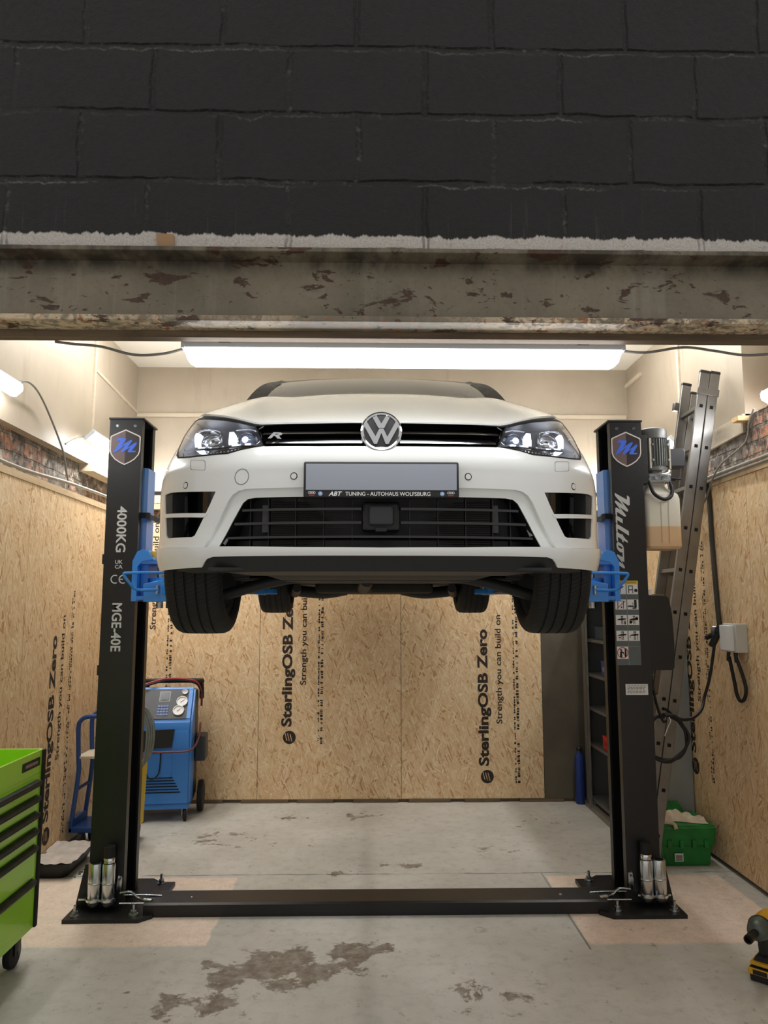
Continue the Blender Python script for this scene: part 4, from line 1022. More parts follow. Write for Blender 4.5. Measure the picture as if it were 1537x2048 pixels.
# R badge
P, Fc = text('r', 'R', None, None, (CARX-.395,2.567,2.250), (1,.10,0), (0,.12,1), h=.023, w=.05, bold=.03, shear=.35, mesh_only=True)
rbg = MB(); n = len(P); rbg.add(P, Fc); rbg.add([p+Vector((0,-.004,0)) for p in P], [tuple(q) for q in Fc])
rbg.build('r_badge', m_chrome, ug, smooth=False)
# round badge
bz, by = 2.268, 2.532
bg = thing('badge', None, None, (CARX,by,bz)); bg.parent = car; bg.location = Vector((0,by-3.38,bz-1.55))
ln = radians(4); nv = Vector((0,-cos(ln),sin(ln)))
MB().lathe([(.0735,-.03),(.0735,-.004),(.071,.003),(.066,.006),(.0605,.004),(.058,-.001),(.0,-.001)], (CARX,by,bz), nv, 56).build('badge_ring', m_chrome, bg)
MB().lathe([(.0585,.0003),(0,.0003)], (CARX,by,bz), nv, 48).build('badge_field', m_blackpl, bg)
bk = .0735/470
tr = lambda l: [((x-748)*bk, (552-y)*bk) for x, y in l]
vV = tr([(555,235),(645,195),(748,375),(850,195),(935,235),(812,478),(685,478)])
vW = tr([(350,395),(425,330),(620,665),(702,492),(795,492),(880,675),(1065,330),(1145,395),(905,842),(845,842),(748,590),(650,842),(590,842)])
for l in (vV, vW): plate2d('badge_letter', [l], m_chrome, bg, Vector((CARX,by,bz))+nv*.0005, (1,0,0), (0,sin(ln),cos(ln)), .005)

# --- number plate
npt = thing('number_plate', None, None, (CARX,2.51,2.10)); npt.parent = car; npt.location = Vector((0,2.51-3.38,2.10-1.55))
px0, px1, pz0, pz1, py = CARX-.2635, CARX+.2635, 2.034, 2.158, 2.505
MB().box(px0,px1,py,py+.03,pz0,pz1,.006).build('plate_holder', m_blackpl, npt)
MB().box(px0+.008,px1-.008,py-.002,py+.004,pz0+.026,pz1-.008,.001).build('plate', M('blank_plate', (150,155,166), .45), npt)
yl = py-.0005
text('holder_lettering', 'ABT', m_label, npt, (px0+.085,yl,pz0+.006), (1,0,0), (0,0,1), h=.015, w=.046, bold=.03, shear=.3)
text('holder_lettering', 'TUNING - AUTOHAUS WOLFSBURG', m_label, npt, (px0+.142,yl,pz0+.0065), (1,0,0), (0,0,1), h=.0135, w=.287, bold=.012)
mblue = M('badge_blue', (120,156,206), .4); mred = M('badge_red', (178,38,44), .4)
for sg in (-1,1):
    c0 = CARX+sg*.235
    for k in range(4):
        c = (c0-.0082+k*.0055, pz0+.017)
        plate2d('ring_mark', [[(.0042*cos(a*pi/9),.0042*sin(a*pi/9)) for a in range(18)], [(.003*cos(a*pi/9),.003*sin(a*pi/9)) for a in range(18)]], m_label, npt, (c[0],yl,c[1]), (1,0,0), (0,0,1), .001)
    MB().box(c0-.009,c0+.009,yl-.001,yl,pz0+.006,pz0+.0095).build('red_mark', mred, npt, smooth=False)
    c1 = CARX+sg*.206
    dd = plate2d('blue_disc', [[(.0078*cos(a*pi/12),.0078*sin(a*pi/12)) for a in range(24)]], mblue, npt, (c1,yl,pz0+.0135), (1,0,0), (0,0,1), .001)
    kk = .0066/470
    for l in (vV, vW): plate2d('disc_letter', [[(x*kk/bk,y*kk/bk) for x, y in l]], m_label, npt, (c1,yl-.0008,pz0+.0135), (1,0,0), (0,0,1), .001)

# --- headlights
m_lens = clear('headlight_lens', (.92,.94,.95,1), .9)
m_lhouse = M('headlight_housing', (150,150,156), .35, metal=.7)
m_drl = M('running_light', (255,255,255), .4, emit=(.84,.90,1.0,1), es=1.6)
m_xen = M('low_beam', (255,255,255), .2, emit=(.72,.80,1.0,1), es=14.0)
m_refl = M('bright_reflector', (235,235,238), .12, metal=1.0)
m_smoke = M('indicator_housing', (70,62,56), .3)
for sg in (1, -1):
    F_ = (lambda l: l) if sg > 0 else (lambda l: mir(l)[::-1])
    hl = thing('headlight', None, None, (CARX+sg*.65,2.75,2.28)); hl.parent = car; hl.location = Vector((sg*.65,2.75-3.38,2.28-1.55)); 
    HP = F_(HEADLIGHT)
    patch('housing', [HP], m_lhouse, hl, .03, -.055, -.05)
    patch('lens', [HP], m_lens, hl, .02, .001, .0)
    # black edge seal
    cx = sum(p[0] for p in HEADLIGHT)/len(HEADLIGHT); cy = sum(p[1] for p in HEADLIGHT)/len(HEADLIGHT)
    inn = []
    for i, (x, y) in enumerate(HEADLIGHT):
        a = HEADLIGHT[i-1]; b = HEADLIGHT[(i+1)%len(HEADLIGHT)]; dx, dy = b[0]-a[0], b[1]-a[1]; L = math.hypot(dx, dy) or 1
        nx_, ny_ = dy/L, -dx/L
        if (cx-x)*nx_+(cy-y)*ny_ < 0: nx_, ny_ = -nx_, -ny_
        inn.append((x+nx_*.0045, y+ny_*.0045))
    patch('seal', [HP, F_(inn)], m_dark, hl, .03, .0018, .004)
    for L_, sh in ((LAMP_LED_IN, .0), (LAMP_LED_OUT, .0)):
        ls = F_([(s, z) for s, z in L_]); patch('running_light', [ls], m_drl, hl, .03, -.03, .02)
    # chrome U round the inner and outer chambers
    for pts_ in ([(.585,2.318),(.53,2.315),(.475,2.300),(.455,2.270),(.468,2.245),(.52,2.243),(.60,2.243)], [(.83,2.345),(.78,2.345),(.70,2.33),(.655,2.31),(.645,2.265),(.70,2.258),(.77,2.26)]):
        mb = MB(); pp = [S3(sg*s, z, -.022) for s, z in pts_]; mb.tube(pp, .0035, 8, 6); mb.build('chamber_trim', m_refl, hl)
    ps = LAMP_PROJ[0]; c = S3(sg*ps[0], ps[1], -.052); nrm = SN(sg*ps[0], ps[1])
    ax = Vector((nrm.x*.35, nrm.y, nrm.z*.2)).normalized()
    MB().lathe([(.040,.0),(.038,.012),(.031,.018),(.029,.012)], c, ax, 32).build('projector_bezel', m_refl, hl)
    pl = MB().lathe([(.029,.010),(.026,.020),(.018,.028),(.008,.031),(0,.0315)], c, ax, 28).build('projector_lens', M('projector_glass', (120,128,150), .05, coat=1.0), hl)
    MB().lathe([(.011,.0305),(.008,.0325),(0,.0335)], c+Vector((sg*.004,0,.004)), ax, 18).build('low_beam', m_xen, hl)
    ps = LAMP_BULB[0]; c = S3(sg*.712, 2.295, -.055); nrm = SN(sg*.712, 2.295); ax = Vector((nrm.x*.5, nrm.y, nrm.z*.2)).normalized()
    MB().lathe([(.045,.022),(.036,.008),(.02,.001),(0,0)], c, ax, 32).build('high_beam_bowl', m_refl, hl)
    MB().lathe([(.012,.0),(.012,.018),(.0,.022)], c, ax, 16).build('bulb_cap', m_chrome, hl)
    patch('chrome_strip', [F_(LAMP_STRIP)], m_refl, hl, .04, -.012, .01)
    patch('reflector_wedge', [F_(LAMP_WEDGE)], M('wedge_reflector', (240,240,242), .15, metal=.6), hl, .03, -.012, .01)  # white reflective wedge along the bottom of the lamp
    patch('indicator_strip', [F_([(.60,2.236),(.51,2.238),(.45,2.231),(.47,2.222),(.55,2.213),(.63,2.214),(.70,2.222)])], m_smoke, hl, .03, -.02, .01)
    mb = MB()
    for i in range(14):
        s = .47+i*.0155; z = 2.2285-.0006*i
        mb.lathe([(.0048,0),(.004,.002),(0,.003)], S3(sg*s, z, -.019), SN(sg*s, z), 8)
    mb.build('indicator_diodes', m_refl, hl)

# --- bonnet: from the leading edge back to the scuttle, ending at the wing crest
CREST = [(2.86,2.403),(2.95,2.425),(3.2,2.520),(3.5,2.632),(3.7,2.672),(3.88,2.692)]
crest_tab = smooth_tab(CREST)
def crest(y):
    z = interp(crest_tab, y); s = s_of_y(y, z); return S3(s, z)
be = [(max(0,s), z) for s, z in BONNET_EDGE]+[(.93,2.404)]
# resample the edge by girth
def edge_pt(u):
    L = [0]; 
    for a, b in zip(be, be[1:]): L.append(L[-1]+math.hypot(b[0]-a[0], b[1]-a[1]))
    t = u*L[-1]
    s = interp(list(zip(L, [p[0] for p in be])), t); z = interp(list(zip(L, [p[1] for p in be])), t)
    return S3(s, z, .001)
NU, NV = 30, 22
rows = []
e0y, e1y = edge_pt(0).y, edge_pt(1).y
for j in range(NV+1):
    v = j/NV; r = []
    yc = e1y+(3.88-e1y)*v; cr = crest(yc)
    for i in range(NU+1):
        u = i/NU; E0 = edge_pt(u)
        # back edge (scuttle): curved in plan, crowned
        xs = .70*u; E1 = Vector((CARX+xs*(cr.x-CARX)/.70*1.0 if False else CARX+u*(crest(3.88).x-CARX), 3.60+.28*u**2.2, 2.690-.010*u**2))
        cz = 2.31+(2.690-2.31)*(1-(1-v)**1.40); cy = e0y+(3.60-e0y)*v
        C0 = Vector((CARX, cy, cz)); C1 = cr
        lin_ = E0*(1-v)+E1*v; lat = C0*(1-u)+C1*u
        bil = (edge_pt(0)*(1-u)+edge_pt(1)*u)*(1-v)+(Vector((CARX,3.60,2.690))*(1-u)+crest(3.88)*u)*v
        p = lin_+lat-bil
        # swage line running from the scuttle corner to the lamp's inner corner
        uc = .56+.24*v; d = (u-uc)/.10
        p.z += .011*math.exp(-d*d)*min(1, v*4)*(1-v)**.4 + .004*sin(pi*v)*(1-u*u)
        r.append(p)
    rows.append(r)
def mirror_rows(rows): return [[Vector((2*CARX-p.x, p.y, p.z)) for p in r[:0:-1]]+r for r in rows]
bon = MB().grid(mirror_rows(rows)).build('bonnet', m_white, car, ang=70)
# folded leading edge
fe = []
for k, (dy, dz) in enumerate(((0,0),(.003,-.006),(.025,-.010),(.07,-.012))):
    fe.append([p+Vector((0,dy,dz)) for p in mirror_rows(rows[:1])[0]])
MB().grid(fe).build('bonnet_lip', m_white, bon)

# --- wings, doors and tail: panels on the body surface
def beltz(y): return interp([(3.88,2.692),(4.3,2.715),(5.2,2.735),(6.0,2.75),(6.7,2.75)], y)
def bpt(y): z = beltz(y); return (s_of_y(y, z), z)
SILL = 1.80
for sg in (1, -1):
    F_ = (lambda l: l) if sg > 0 else (lambda l: mir(l)[::-1])
    cr_pts = [(s_of_y(y, interp(crest_tab, y)), interp(crest_tab, y)) for y in (2.86,2.95,3.08,3.2,3.35,3.5,3.7,3.86)]
    arc = arch(sA, 0+math.degrees(math.asin((SILL+.02-ARC_Z)/ARC_R)), 180-ang_seam, 24)
    sD = s_of_y(3.88)
    wing = [(.875,2.240),(.905,2.276),(.945,2.330),(.942,2.36),(.932,2.40)]+cr_pts+[(sD, 2.3), (sD, SILL)]+[(arc[0][0], SILL)]+arc+seam[::-1]
    patch('front_wing', [F_(wing)], m_white, car, .035, 0, .02)
    s1 = s_of_y(4.98); s2 = s_of_y(5.62)
    t1 = [bpt(3.89+i*.109) for i in range(11)]
    patch('front_door', [F_([(sD+.006, SILL+.07), (sD+.006, 2.3)]+t1+[(s1-.004, 2.3), (s1-.004, SILL+.07)])], m_white, car, .05, 0, .02)
    t2 = [bpt(4.99+i*.1) for i in range(8)]
    arc2u = arch(sR, 150, 180-math.degrees(math.asin((SILL+.07-ARC_Z)/ARC_R)), 8)
    patch('rear_door', [F_([(s1+.004, SILL+.07),(s1+.004,2.3)]+t2+[(s_of_y(5.69), 2.45)]+[(a, b) for a, b in arc2u])], m_white, car, .05, 0, .02)
    patch('sill', [F_([(arc[0][0]+.002, SILL-.05),(arc[0][0]+.002, SILL),(sD,SILL),(sD,SILL+.066),(arc2u[-1][0]-.002,SILL+.066),(arc2u[-1][0]+.01,SILL-.05)])], m_blackpl, car, .06, -.004, .03)
    t3 = [bpt(5.70+i*.1) for i in range(7)]
    sEnd = s_of_y(6.345)
    arc3 = arch(sR, math.degrees(math.asin((SILL-ARC_Z)/ARC_R)), 150, 24)
    patch('rear_wing', [F_([(s_of_y(5.695), 2.45)]+t3+[(sEnd, 2.75),(sEnd, SILL)]+arc3)], m_white, car, .05, 0, .02)
    # door handles and tail lamp
    for y in (4.72, 5.42):
        MB().tube([S3(sg*s_of_y(y-.09), 2.46, .004), S3(sg*s_of_y(y-.07), 2.46, .03), S3(sg*s_of_y(y+.07), 2.465, .03), S3(sg*s_of_y(y+.09), 2.465, .004)], .011, 8).build('door_handle', m_white, car)
    patch('tail_lamp', [F_([(s_of_y(6.20), 2.56),(s_of_y(6.20), 2.42),(s_of_y(6.40), 2.40),(s_of_y(6.40), 2.55)])], M('tail_lamp_red', (150,16,20), .2, coat=1.0), car, .05, .006, .02)
    # wheel arch liners
    for yc in (ARC_Y, RAC_Y):
        rows_ = [[Vector((CARX+sg*x, yc+(ARC_R+.012)*cos(radians(a)), ARC_Z+(ARC_R+.012)*sin(radians(a)))) for a in range(-20,201,10)] for x in (.55,.60,.855)]
        MB().grid(rows_).build('arch_liner', m_dark, car, recalc=False)
def ring_rows(z0, z1, n=12, y0=6.34):
    "rear of the body, wrapping round the back"
    out = []
    smax = acc[-1]; s0 = s_of_y(y0)
    for k in range(7):
        z = z0+(z1-z0)*k/6; out.append([S3(s0+(smax-s0)*i/n, z) for i in range(n+1)]+[S3(-(smax-(smax-s0)*i/n), z) for i in range(1,n+1)])
    return out
MB().grid(ring_rows(2.20, 2.75)).build('tailgate', m_white, car, ang=60)
MB().grid(ring_rows(1.78, 2.195)).build('rear_bumper', m_white, car, ang=60)

# --- greenhouse
def gh(y):      # roof edge half width and height, roof centre height
    return (interp([(4.5,.598),(4.9,.60),(5.5,.585),(6.2,.55),(6.45,.53)], y), interp([(4.5,3.052),(4.8,3.080),(5.3,3.075),(6.0,3.03),(6.45,2.985)], y), interp([(4.5,3.075),(4.62,3.098),(4.9,3.118),(5.3,3.118),(6.0,3.075),(6.45,3.02)], y))
def roof_row(y, n=20):
    w, ze, zc = gh(y); return [Vector((CARX+w*(2*i/n-1), y, ze+(zc-ze)*(1-abs(2*i/n-1)**2.4))) for i in range(n+1)]
MB().grid([roof_row(4.55+i*.148) for i in range(13)]).build('roof', m_white, car, ang=60)
m_glass = clear('car_glass', (.42,.45,.43,1), .8)
rows = []
for j in range(11):
    v = j/10; r = []; top = roof_row(4.55); n = 20
    for i in range(n+1):
        u = 2*i/n-1; b = Vector((CARX+.665*u, 3.60+.33*abs(u)**2.0, 2.684-.002*u*u)); t_ = top[i].lerp(Vector((CARX, top[i].y, top[i].z)), .03)
        p = b.lerp(t_, v); p += Vector((0,-.02,.03))*sin(pi*v); r.append(p)
    rows.append(r)
ws = MB().grid(rows).build('windscreen', m_glass, car, ang=80)
for sg in (1,-1):
    e = [rows[j][20 if sg > 0 else 0] for j in range(11)]
    out = []
    for j, p in enumerate(e):
        v = j/10; q = Vector((CARX+sg*(.735-.125*v**1.15), 3.92+.64*v, 2.70+.357*v+.05*sin(pi*v))); out.append(q)
    inner = [p+Vector((sg*-.02,0,.006)) for p in e]
    MB().grid([inner, [p+Vector((sg*.01,-.004,.012)) for p in e], [p+Vector((sg*.0,.0,.006)) for p in out], [p+Vector((sg*.006,.05,-.02)) for p in out]]).build('windscreen_pillar', m_blackpl, car, ang=60)
    def sidept(y, v):
        w, ze, zc = gh(max(4.5, y+.10*(1-v)*0)); zb = beltz(y); s = s_of_y(y, zb); b = S3(sg*s, zb)
        if y < 4.56:
            k = (y-3.92)/.64; k = max(0,k); tp = Vector((CARX+sg*(.735-.125*k**1.15), y, 2.70+.357*k+.05*sin(pi*min(1,k)))); 
        else: tp = Vector((CARX+sg*w, y, ze))
        p = b.lerp(tp, v); p.x += sg*.02*sin(pi*v); return p
    MB().grid([[sidept(3.95+(5.95-3.95)*i/24, k/6) for i in range(25)] for k in range(7)]).build('side_window', m_glass, car, ang=80)
    MB().grid([[sidept(5.95+.44*i/8, k/6) for i in range(9)] for k in range(7)]).build('rear_pillar', m_white, car, ang=80)
    MB().grid([[sidept(4.93+.07*i/2, k/6)+Vector((sg*.004,0,0)) for i in range(3)] for k in range(7)]).build('door_pillar', m_gloss, car, ang=80)
top = roof_row(6.326)
MB().grid([[Vector((CARX+(.53+.17*v)*(2*i/12-1), 6.326+.10*v, top[10].z+(2.75-top[10].z)*v-.03*(1-v)*abs(2*i/12-1)**2.4)) for i in range(13)] for v in (0,.25,.5,.75,1)]).build('rear_window', m_gloss, car, ang=80)
# cabin and engine bay
MB().hexa([(CARX-.62,3.7,2.64),(CARX+.62,3.7,2.64),(CARX+.62,4.45,2.72),(CARX-.62,4.45,2.72),(CARX-.62,3.7,2.66),(CARX+.62,3.7,2.66),(CARX+.62,4.45,2.74),(CARX-.62,4.45,2.74)]).build('dashboard', M('dashboard_grey', (58,56,54), .7), car, smooth=False)
MB().box(CARX-.70,CARX+.70,4.45,6.3,1.9,2.55).build('cabin_floor', m_dark, car, smooth=False)
for x in (-.36,.36): 
    MB().hexa([(CARX+x-.25,4.75,2.55),(CARX+x+.25,4.75,2.55),(CARX+x+.23,4.95,2.55),(CARX+x-.23,4.95,2.55),(CARX+x-.22,4.95,2.95),(CARX+x+.22,4.95,2.95),(CARX+x+.22,5.06,2.95),(CARX+x-.22,5.06,2.95)], None, .03).build('seat', M('seat_cloth', (40,40,42), .9), car)
MB().box(CARX-.52,CARX+.52,2.78,3.65,1.84,2.24).box(CARX-.45,CARX+.45,2.70,2.80,1.86,2.2).build('engine_bay', m_dark, car, smooth=False)
MB().box(CARX-.74,CARX+.74,3.76,6.3,1.84,1.90).build('floor_pan', m_under, car, smooth=False)
MB().box(CARX-.70,CARX+.70,3.66,3.76,1.88,2.66).build('bulkhead', m_dark, car, smooth=False)

# --- underside
MB().hexa([(CARX-.46,2.95,1.79),(CARX+.46,2.95,1.79),(CARX+.42,3.6,1.78),(CARX-.42,3.6,1.78),(CARX-.5,2.95,1.83),(CARX+.5,2.95,1.83),(CARX+.5,3.6,1.83),(CARX-.5,3.6,1.83)], None, .02).build('engine_tray', m_under, car)
MB().box(CARX-.42,CARX+.42,3.3,3.62,1.78,1.82,.01).build('front_subframe', m_under, car)
for sg in (1,-1):
    MB().tube([(CARX+sg*.30,3.42,1.815),(CARX+sg*.50,3.40,1.775),(CARX+sg*.69,3.38,1.72)], .026, 10).build('control_arm', m_valance, car)
    MB().tube([(CARX+sg*.22,3.40,1.86),(CARX+sg*.66,3.38,1.83)], .017, 10, 1).cyl((CARX+sg*.58,3.382,1.835),(CARX+sg*.65,3.38,1.83),.04,14).build('drive_shaft', m_valance, car)
    MB().tube([(CARX+sg*.45,3.52,1.80),(CARX+sg*.66,3.50,1.80)], .012, 8, 1).build('track_rod', m_valance, car)
    MB().tube([(CARX+sg*.22,5.85,1.80),(CARX+sg*.40,5.9,1.775),(CARX+sg*.66,5.95,1.80)], .045, 10).tube([(CARX+sg*.55,5.35,1.80),(CARX+sg*.60,5.7,1.77),(CARX+sg*.68,5.96,1.86)], .032, 10).build('rear_axle_arm', m_valance, car)
MB().box(CARX-.45,CARX+.45,5.72,6.05,1.77,1.86,.03).build('rear_subframe', m_under, car)
MB().tube([(CARX-.05,3.62,1.80),(CARX-.06,4.4,1.80),(CARX-.08,5.2,1.79),(CARX-.05,5.7,1.80)], .038, 12).build('exhaust_pipe', m_under, car)
MB().box(CARX-.42,CARX+.30,6.10,6.36,1.77,1.92,.05).build('silencer', m_under, car)

# --- wheels
m_tyre = M('tyre_tread', (24,23,22), .75, var=.25, vscale=40)
m_tyre_nt = m_tyre.node_tree; q = NT(m_tyre_nt)
ob = q.sep(q.obj()); an = q.math('ARCTAN2', ob[2], ob[1])
sipe = q.math('PINGPONG', q.math('ADD', q.math('MULTIPLY', an, 17.0), q.math('MULTIPLY', ob[0], 22.0)), .5)
sip2 = q.mapr(sipe, .04, .09)
q.put(m_tyre_nt.nodes['Principled BSDF'].inputs['Normal'], q.bump(sip2, .8, .006))
def wheel(sg, y, z):
    R, w, xc = .316, .112, sg*.768
    t = thing('wheel', None, None, (CARX+xc, y, z)); t.parent = car; t.location = Vector((xc, y-3.38, z-1.55)); ORIGIN[t] = Vector((CARX+xc, y, z))
    o = Vector((0,0,0))
    prof = [(.232,-w+.01),(.250,-w-.004),(.275,-w-.006),(.295,-w),(.305,-w+.008),(.312,-w+.022)]
    gr = [-.064,-.024,.020,.062]
    xs = -w+.022
    for g in gr: prof += [(.3155-.25*(g-.006)**2, g-.005),(.308, g-.004),(.308, g+.004),(.3155-.25*(g+.006)**2, g+.005)]
    prof += [(.312,w-.022),(.305,w-.008),(.295,w),(.275,w+.006),(.250,w+.004),(.232,w-.01)]
    p = MB().lathe(prof, o, (1,0,0), 72)
    p.v = [v+Vector((CARX+xc, y, z)) for v in p.v]
    tyre = mk('tyre', [v for v in p.v], p.f, m_tyre, t, ang=40)
    C = Vector((CARX+xc, y, z))
    rp = [(.236,-w+.012),(.226,-w+.02),(.214,-w+.03),(.205,-.03),(.205,.03),(.214,w-.03),(.226,w-.02),(.236,w-.012)]
    rim = MB().lathe(rp, C, (1,0,0), 48).build('rim', M('rim_grey', (120,122,126), .3, metal=.8), t)
    sp = MB(); fx = sg*.085
    for k in range(5):
        a = 2*pi*k/5+.3; u = Vector((0,cos(a),sin(a))); v = Vector((0,-sin(a),cos(a)))
        X_ = Vector((1,0,0))
        sp.hexa([C+X_*(fx-.02)+u*.05-v*.035, C+X_*(fx-.02)+u*.05+v*.035, C+X_*(fx-.02)+u*.22+v*.022, C+X_*(fx-.02)+u*.22-v*.022, C+X_*fx+u*.05-v*.035, C+X_*fx+u*.05+v*.035, C+X_*(fx+.0)+u*.22+v*.022, C+X_*(fx+.0)+u*.22-v*.022])
    sp.lathe([(0,-.02),(.07,-.02),(.07,.004),(.03,.008),(0,.008)], C+Vector((fx,0,0)), (1,0,0), 28)
    sp.build('spokes', M('spoke_silver', (178,180,184), .3, metal=.9), t)
    MB().lathe([(.06,-.012),(.165,-.012),(.17,-.008),(.17,.008),(.165,.012),(.06,.012)], C+Vector((-sg*.0,0,0)), (1,0,0), 40).build('brake_disc', m_zinc, t)
    MB().box(C.x-sg*.03-.03, C.x-sg*.03+.03, C.y-.02, C.y+.16, C.z-.05, C.z+.08, .01).cyl((C.x-sg*.14,y,z),(C.x+sg*.05,y,z),.045,20).build('hub_carrier', m_under, t)
    return t
for sg in (-1,1): wheel(sg, ARC_Y, 1.866)
for sg in (-1,1): wheel(sg, RAC_Y, 1.935)
# ------------------------------------------------------------------ aluminium ladder leaning on the wall
t = thing('extension_ladder', 'tall aluminium extension ladder leaning on the wall behind the motor', 'ladder', (1.72,5.04,0))
sl = .178; dv = Vector((sl,0,1)).normalized(); ev = Vector((dv.z,0,-dv.x))   # along the stile, across it
def lpt(d, u, y): return Vector((1.668,0,.0))+dv*d+ev*u+Vector((0,y,0))
LL = 3.30
secs = [(0.0,.066,LL),(.070,.136,LL+.005)]
for a, b, L in secs:
    for y0, y1, nm in ((4.88,4.905,'stile'),(5.175,5.20,'stile')):
        if y0 > 5 and a > .05: L2 = L-.06
        else: L2 = L
        st = MB().hexa([lpt(.03,a,y0),lpt(.03,b,y0),lpt(.03,b,y1),lpt(.03,a,y1),lpt(L2,a,y0),lpt(L2,b,y0),lpt(L2,b,y1),lpt(L2,a,y1)], None, .004).build(nm, m_alu, t)
        MB().hexa([lpt(L2-.004,a-.002,y0-.003),lpt(L2-.004,b+.002,y0-.003),lpt(L2-.004,b+.002,y1+.003),lpt(L2-.004,a-.002,y1+.003),lpt(L2+.018,a-.001,y0-.002),lpt(L2+.018,b+.001,y0-.002),lpt(L2+.018,b+.001,y1+.002),lpt(L2+.018,a-.001,y1+.002)], None, .006).build('stile_cap', m_blackpl, st)
        MB().hexa([lpt(0,a-.002,y0-.003),lpt(0,b+.002,y0-.003),lpt(0,b+.002,y1+.003),lpt(0,a-.002,y1+.003),lpt(.05,a-.001,y0-.002),lpt(.05,b+.001,y0-.002),lpt(.05,b+.001,y1+.002),lpt(.05,a-.001,y1+.002)], None, .004).build('foot', m_rubber, st)
        if y0 < 5:
            ends = MB()
            for k in range(11):
                d = LL-.235-.28*k+.0
                if d > .1:
                    m_ = (a+b)/2; ends.hexa([lpt(d-.011,m_-.011,y0-.002),lpt(d-.011,m_+.011,y0-.002),lpt(d-.011,m_+.011,y0+.004),lpt(d-.011,m_-.011,y0+.004),lpt(d+.011,m_-.011,y0-.002),lpt(d+.011,m_+.011,y0-.002),lpt(d+.011,m_+.011,y0+.004),lpt(d+.011,m_-.011,y0+.004)])
            ends.build('rung_hole_shade', m_dark, st, smooth=False)  # dark squares painted for the shade inside the open rung ends
    for k in range(11):
        d = LL-.235-.28*k
        if d > .1:
            m_ = (a+b)/2; MB().hexa([lpt(d-.014,m_-.014,4.90),lpt(d-.014,m_+.014,4.90),lpt(d-.014,m_+.014,5.18),lpt(d-.014,m_-.014,5.18),lpt(d+.014,m_-.014,4.90),lpt(d+.014,m_+.014,4.90),lpt(d+.014,m_+.014,5.18),lpt(d+.014,m_-.014,5.18)], None, .003).build('rung', m_alu, t)
MB().hexa([lpt(LL-.155,-.006,4.874),lpt(LL-.155,.142,4.874),lpt(LL-.155,.142,4.89),lpt(LL-.155,-.006,4.89),lpt(LL-.105,-.006,4.874),lpt(LL-.105,.142,4.874),lpt(LL-.105,.142,4.89),lpt(LL-.105,-.006,4.89)], None, .003).build('guide_bracket', m_alu, t)
MB().hexa([lpt(LL-.20,-.04,5.17),lpt(LL-.20,-.004,5.17),lpt(LL-.20,-.004,5.21),lpt(LL-.20,-.04,5.21),lpt(LL-.14,-.04,5.17),lpt(LL-.14,-.004,5.17),lpt(LL-.14,-.004,5.21),lpt(LL-.14,-.04,5.21)], None, .005).build('guide_hook', m_alu, t)

# ------------------------------------------------------------------ steel shelving unit in the far corner
cx0, cx1, cy0, cy1, cH = 1.86, 2.302, 5.46, 6.60, 1.72
t = thing('shelving_unit', 'grey steel shelving unit with a closed end panel in the corner', 'shelving', ((cx0+cx1)/2,(cy0+cy1)/2,0))
MB().box(cx0+.03,cx1,cy0,cy0+.012,.05,cH).build('end_panel', m_grey, t, smooth=False)
MB().box(cx0+.03,cx1,cy1-.012,cy1,.05,cH).build('end_panel', m_greydk, t, smooth=False)
MB().box(cx1-.01,cx1,cy0+.012,cy1-.012,.05,cH).build('back_panel', m_greydk, t, smooth=False)
MB().box(cx0,cx1,cy0,cy1,cH,cH+.02,.003).build('top_panel', m_grey, t)
for z in (.06,.50,.80,1.08,1.37): MB().box(cx0+.02,cx1-.01,cy0+.012,cy1-.012,z,z+.025,.003).build('shelf', m_greydk, t)
for y in (cy0-.002, cy1-.05):
    MB().box(cx0,cx0+.03,y,y+.05,0,cH,.003).build('upright', m_galv, t)
MB().box(cx0-.012,cx0,cy1-.13,cy1-.10,0.02,cH).box(cx0-.02,cx0-.008,cy1-.20,cy1-.17,.02,cH).build('sliding_rail', m_galv, t, smooth=False)
MB().box(cx0-.02,cx0+.03,cy0,cy1,0,.04,.003).build('bottom_rail', m_galv, t)
def carton(x0,x1,y0,y1,z0,z1,mat,label,cat='box',band=None):
    t = thing('storage_box' if cat == 'box' else cat.replace(' ','_'), label, cat, ((x0+x1)/2,(y0+y1)/2,z0))
    MB().box(x0,x1,y0,y1,z0,z1,.004).build('body', mat, t)
    if band: MB().box(x0-.0012,x0,y0+.03,y1-.03,z0+(z1-z0)*.35,z0+(z1-z0)*.65).build('label', band, t, smooth=False)
    MB().box(x0-.003,x1+.003,y0-.003,y1+.003,z1-.012,z1+.004,.003).build('lid', mat, t)
m_bbox = M('blue_carton', (58,70,140), .5); m_rbox = M('red_carton', (206,46,40), .5)
carton(1.90,2.1,5.98,6.20,1.106,1.225,m_bbox,'small blue box on a shelf of the grey shelving unit','box',M('faint_white_print',(120,128,180),.5))
carton(1.90,2.1,6.02,6.22,.527,.63,m_rbox,'small bright red box on the lowest loaded shelf of the shelving unit','box',M('dark_red_print',(150,30,28),.5))
carton(1.90,2.1,5.90,6.03,.827,.96,M('orange_carton', (170,74,40), .5),'dull orange box on the middle shelf of the shelving unit')
carton(1.90,2.15,6.0,6.34,1.397,1.50,M('teal_case', (44,60,74), .5),'dark blue case on the top shelf of the shelving unit')
t = thing('gas_canister', 'slim dark blue canister standing at the end of the shelving unit', 'canister', (1.815,6.63,0))
MB().lathe([(0,.0),(.036,.0),(.04,.012),(.04,.36),(.036,.395),(.02,.42),(.018,.44),(0,.44)], (1.815,6.63,0), (0,0,1), 28).build('body', M('dark_blue_paint', (24,52,122), .4), t)
MB().lathe([(0,.44),(.024,.44),(.024,.46),(.012,.47),(0,.47)], (1.815,6.63,0), (0,0,1), 20).build('valve', m_blackpl, t)

